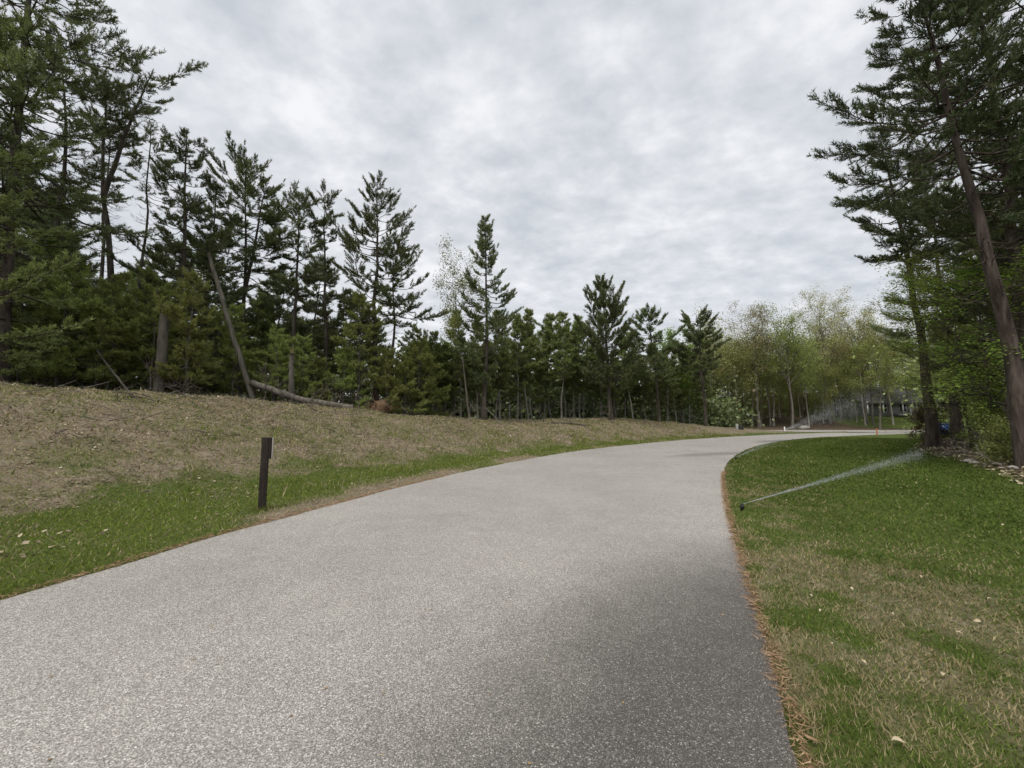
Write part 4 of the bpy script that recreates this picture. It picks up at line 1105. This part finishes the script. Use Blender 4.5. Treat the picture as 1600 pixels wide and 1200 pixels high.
# upturned root plate
b = gz(592, 23.0); o = empty('root_plate', b); tag(o, 'reddish upturned root plate with tangled roots at the wood edge', 'root plate')
q = np.random.default_rng(4); n1, n2 = 14, 9
V = []; F = []
for i_ in range(n2):
    ph = math.pi * i_ / (n2 - 1)
    for j_ in range(n1):
        a = j_ * 2 * math.pi / n1; rr_ = 1 + .35 * (vnoise(j_ * .9 + 3, i_ * .9, 5) - .5) * 2
        V.append((math.sin(ph) * math.cos(a) * .75 * rr_, math.sin(ph) * math.sin(a) * .35 * rr_, .3 + math.cos(ph) * .5 * rr_))
for i_ in range(n2 - 1):
    for j_ in range(n1):
        p, r_ = i_ * n1 + j_, i_ * n1 + (j_ + 1) % n1; F += [[p, r_, r_ + n1], [p, r_ + n1, p + n1]]
MB().add(V, F).build('soil', M['rootsoil'], o, False)
for k in range(16):
    a = q.uniform(0, 6.28); st = np.array([math.cos(a) * .5, q.uniform(-.3, -.1), .3 + abs(math.sin(a)) * .4]); d = nrm(np.array([math.cos(a), -.4, math.sin(a) * .8 + .2])); L = q.uniform(.4, 1.0)
    pp = st + d[None] * np.linspace(0, L, 5)[:, None]; pp[1:] += q.normal(size=(4, 3)) * .07
    pp[:, 2] = np.maximum(pp[:, 2], .02)
    MB().add(*tubes(pp, np.array([.035, .03, .022, .015, .006]), 5)).build('root', M['rootsoil'], o)

# ------------------------------------------------------------------ far house, bins and small things by the road
M['siding'] = mat_plain('siding', (.26, .255, .24), (.32, .315, .3), 3, .8)
M['white_trim'] = mat_plain('white_trim', (.72, .72, .70), (.82, .82, .80), 3, .6)
M['roofing'] = mat_plain('roofing', (.05, .05, .05), (.09, .088, .085), 8, .9)
m, t, out = new_mat('dark_glass'); principled(t, out, (.03, .035, .04), .08, .5); M['dark_glass'] = m
hx, hy = 83.5, 83.0; hz = zl(hx, hy)
H = empty('house', (hx, hy, hz)); tag(H, 'grey house with white porch posts half hidden behind the far wood', 'house')
W, D, HT = 19.0, 9.0, 3.3
MB().box((0, D / 2, HT / 2 - .3), (W, D, HT + .6)).build('wall', M['siding'], H)
rf = MB(); ov = .5; rz0, rz1 = HT, HT + 3.4
V = [(-W/2-ov, -2.6, rz0-.5), (W/2+ov, -2.6, rz0-.5), (W/2+ov, D/2, rz1), (-W/2-ov, D/2, rz1), (-W/2-ov, D+ov, rz0-.1), (W/2+ov, D+ov, rz0-.1)]
V2 = [(x_, y_, z_ - .18) for x_, y_, z_ in V]
rf.add(V + V2, [[0,1,2],[0,2,3],[3,2,5],[3,5,4],[8,7,6],[9,8,6],[11,8,9],[10,11,9],[0,6,7],[0,7,1],[4,5,11],[4,11,10],[0,3,9],[0,9,6],[3,4,10],[3,10,9],[1,7,8],[1,8,2],[2,8,11],[2,11,5]])
ro = rf.build('roof', M['roofing'], H)
MB().box((3, D / 2 + .8, rz1), (.9, .9, 1.8)).build('chimney', M['siding'], ro)
MB().box((W/2 - 5.5, -1.2, .28), (11, 2.4, .36)).build('porch_deck', M['white_trim'], H)
for px_ in (-8.9, -5.6, -1.5, 1.4, 4.6, 7.4, 9.2): MB().box((px_, -2.3, HT / 2 + .1), (.2, .2, HT - .75)).build('porch_post', M['white_trim'], H)
MB().box((0, -2.3, HT - .62), (W, .22, .24)).build('porch_beam', M['white_trim'], H)
for px_ in (-7.2, -3.4, .8, 4.4, 7.6):
    w_ = empty_w = MB().box((px_, -.04, 1.75), (1.5, .1, 1.7)).build('window', M['white_trim'], H)
    for sx in (-.36, .36): MB().box((px_ + sx, -.10, 1.75), (.6, .04, 1.46)).build('pane', M['dark_glass'], w_)
MB().box((2.7, -.05, 1.1), (1.0, .1, 2.1)).build('door', M['white_trim'], H)
M['blue'] = mat_plain('blue', (.03, .07, .19), (.05, .10, .25), 4, .5)
M['lid'] = mat_plain('lid', (.10, .14, .24), (.2, .24, .33), 4, .5)
def bin_(px, d, label, sc=1.0, lid='blue'):
    b = gz(px, d); b[2] = max(b[2], 0.0); o = empty('wheeled_bin', b, .4); o.scale = (sc,) * 3; tag(o, label, 'bin', None)
    V = [(x_ * w, y_ * w * 1.15, z_) for z_, w in ((.06, .25), (1.0, .31)) for x_, y_ in ((-1, -1), (1, -1), (1, 1), (-1, 1))]
    MB().add(V, [[0,1,5],[0,5,4],[1,2,6],[1,6,5],[2,3,7],[2,7,6],[3,0,4],[3,4,7],[0,3,2],[0,2,1],[4,5,6],[4,6,7]]).build('body', M['blue'], o)
    MB().box((0, 0, 1.035), (.66, .76, .06)).box((0, .38, 1.05), (.5, .06, .05)).build('lid', M[lid], o)
    for sx in (-.27, .27):
        w_ = MB().add(*tubes(np.array([[sx - .03, .3, .1], [sx + .03, .3, .1]]), np.array([.1, .1]), 14, True)).build('wheel', M['black_plastic'], o)
bin_(1470, 40, 'larger blue wheeled bin with pale lid behind the lawn corner bush', 1.15, 'lid')
bin_(1522, 46, 'blue wheeled bin seen further right between the stems', 1.1)
M['stake'] = mat_plain('stake', (.30, .11, .04), (.42, .17, .07), 6, .8)
b = gz(1367, 39); o = empty('marker_stake', b); tag(o, 'small orange-brown stake with dark cap on the far lawn edge', 'stake')
bevel_box((.12, .05, .95), (0, 0, .33), .01).build('stake', M['stake'], o); bevel_box((.16, .12, .14), (0, 0, .86), .01).build('cap', M['black_plastic'], o)
b = gz(1150, 46); o = empty('utility_pedestal', b); tag(o, 'pale utility pedestal with dark box beside it at the bank end', 'utility box')
M['pale_grey'] = mat_plain('pale_grey', (.28, .28, .26), (.36, .36, .34), 5, .6)
bevel_box((.24, .24, .75), (0, 0, .25), .03).build('pedestal', M['pale_grey'], o); bevel_box((.5, .4, .5), (.5, .1, .15), .04).build('box', M['black_plastic'], o)
b = gz(1224, 56); b[2] = max(b[2], 0); o = bevel_box((.14, .14, .7), (0, 0, .25), .03).build('marker', M['white_trim']); o.location = b; tag(o, 'small white marker in the grass beside the spray', 'marker')
def stone(px, d, s, label, mat, seed, sq=.6, group=None):
    q = np.random.default_rng(seed); n1, n2 = 10, 7; V = []; F = []
    for i_ in range(n2):
        ph = math.pi * i_ / (n2 - 1)
        for j_ in range(n1):
            a = j_ * 2 * math.pi / n1; k_ = 1 + .5 * (vnoise(math.cos(a) * 1.5 + seed * 7, math.sin(a) * 1.5 + i_ * .8, seed) - .5)
            V.append((math.sin(ph) * math.cos(a) * k_, math.sin(ph) * math.sin(a) * k_, math.cos(ph) * sq * k_))
    for i_ in range(n2 - 1):
        for j_ in range(n1):
            p, r_ = i_ * n1 + j_, i_ * n1 + (j_ + 1) % n1; F += [[p, p + n1, r_ + n1], [p, r_ + n1, r_]]
    o = MB().add(np.array(V) * s, F).build('stone', M[mat], None, True); o.location = gz(px, d, s * sq * .35); o.rotation_euler = (0, 0, q.uniform(0, 6)); tag(o, label, 'stone', group)
M['rock'] = mat_plain('rock', (.18, .165, .14), (.42, .40, .36), 6, .9, .2, .5)
stone(1255, 64, .7, 'pale boulder at the foot of the far wood', 'rock', 2, .5)
for k, (px, d, s) in enumerate(((1505, 13.6, .17), (1516, 13.2, .1), (1548, 12.0, .12), (1556, 11.6, .08), (1573, 11.2, .13), (1532, 12.6, .09))):
    stone(px, d, s, 'pale stone at the edge of the right wood floor', 'rock', 20 + k, .5, 'stones along the edge of the right wood')
def shrub(px, d, H_, spread, leafm, label, seed, leaf=.07, K=5):
    o = decid('leafy_shrub', label, None, leafm, 'bark_pine', seed, H=H_, spread=spread, r0=.035, c0=.05, n1=16, n2=6, n3=5, leaf=leaf, K=K, jit=.1, flat=.6, up=(15, 65)); o['category'] = 'shrub'
    place(o, px, d, seed)
shrub(1452, 21, 1.7, .8, 'leaf_russet', 'dark russet shrub at the foot of the lawn corner pine', 601)
shrub(1552, 14.5, 1.5, .8, 'leaf_dull', 'dull green shrub beside the twiggy shrub under the right pines', 602)
shrub(1578, 11.8, .9, .55, 'leaf_spring', 'small yellow-green shrub on the right wood floor', 603, .05)
shrub(1545, 16, 2.2, 1.0, 'leaf_dull', 'twiggy half-leafed shrub under the right-edge pine', 604, .06, 3)
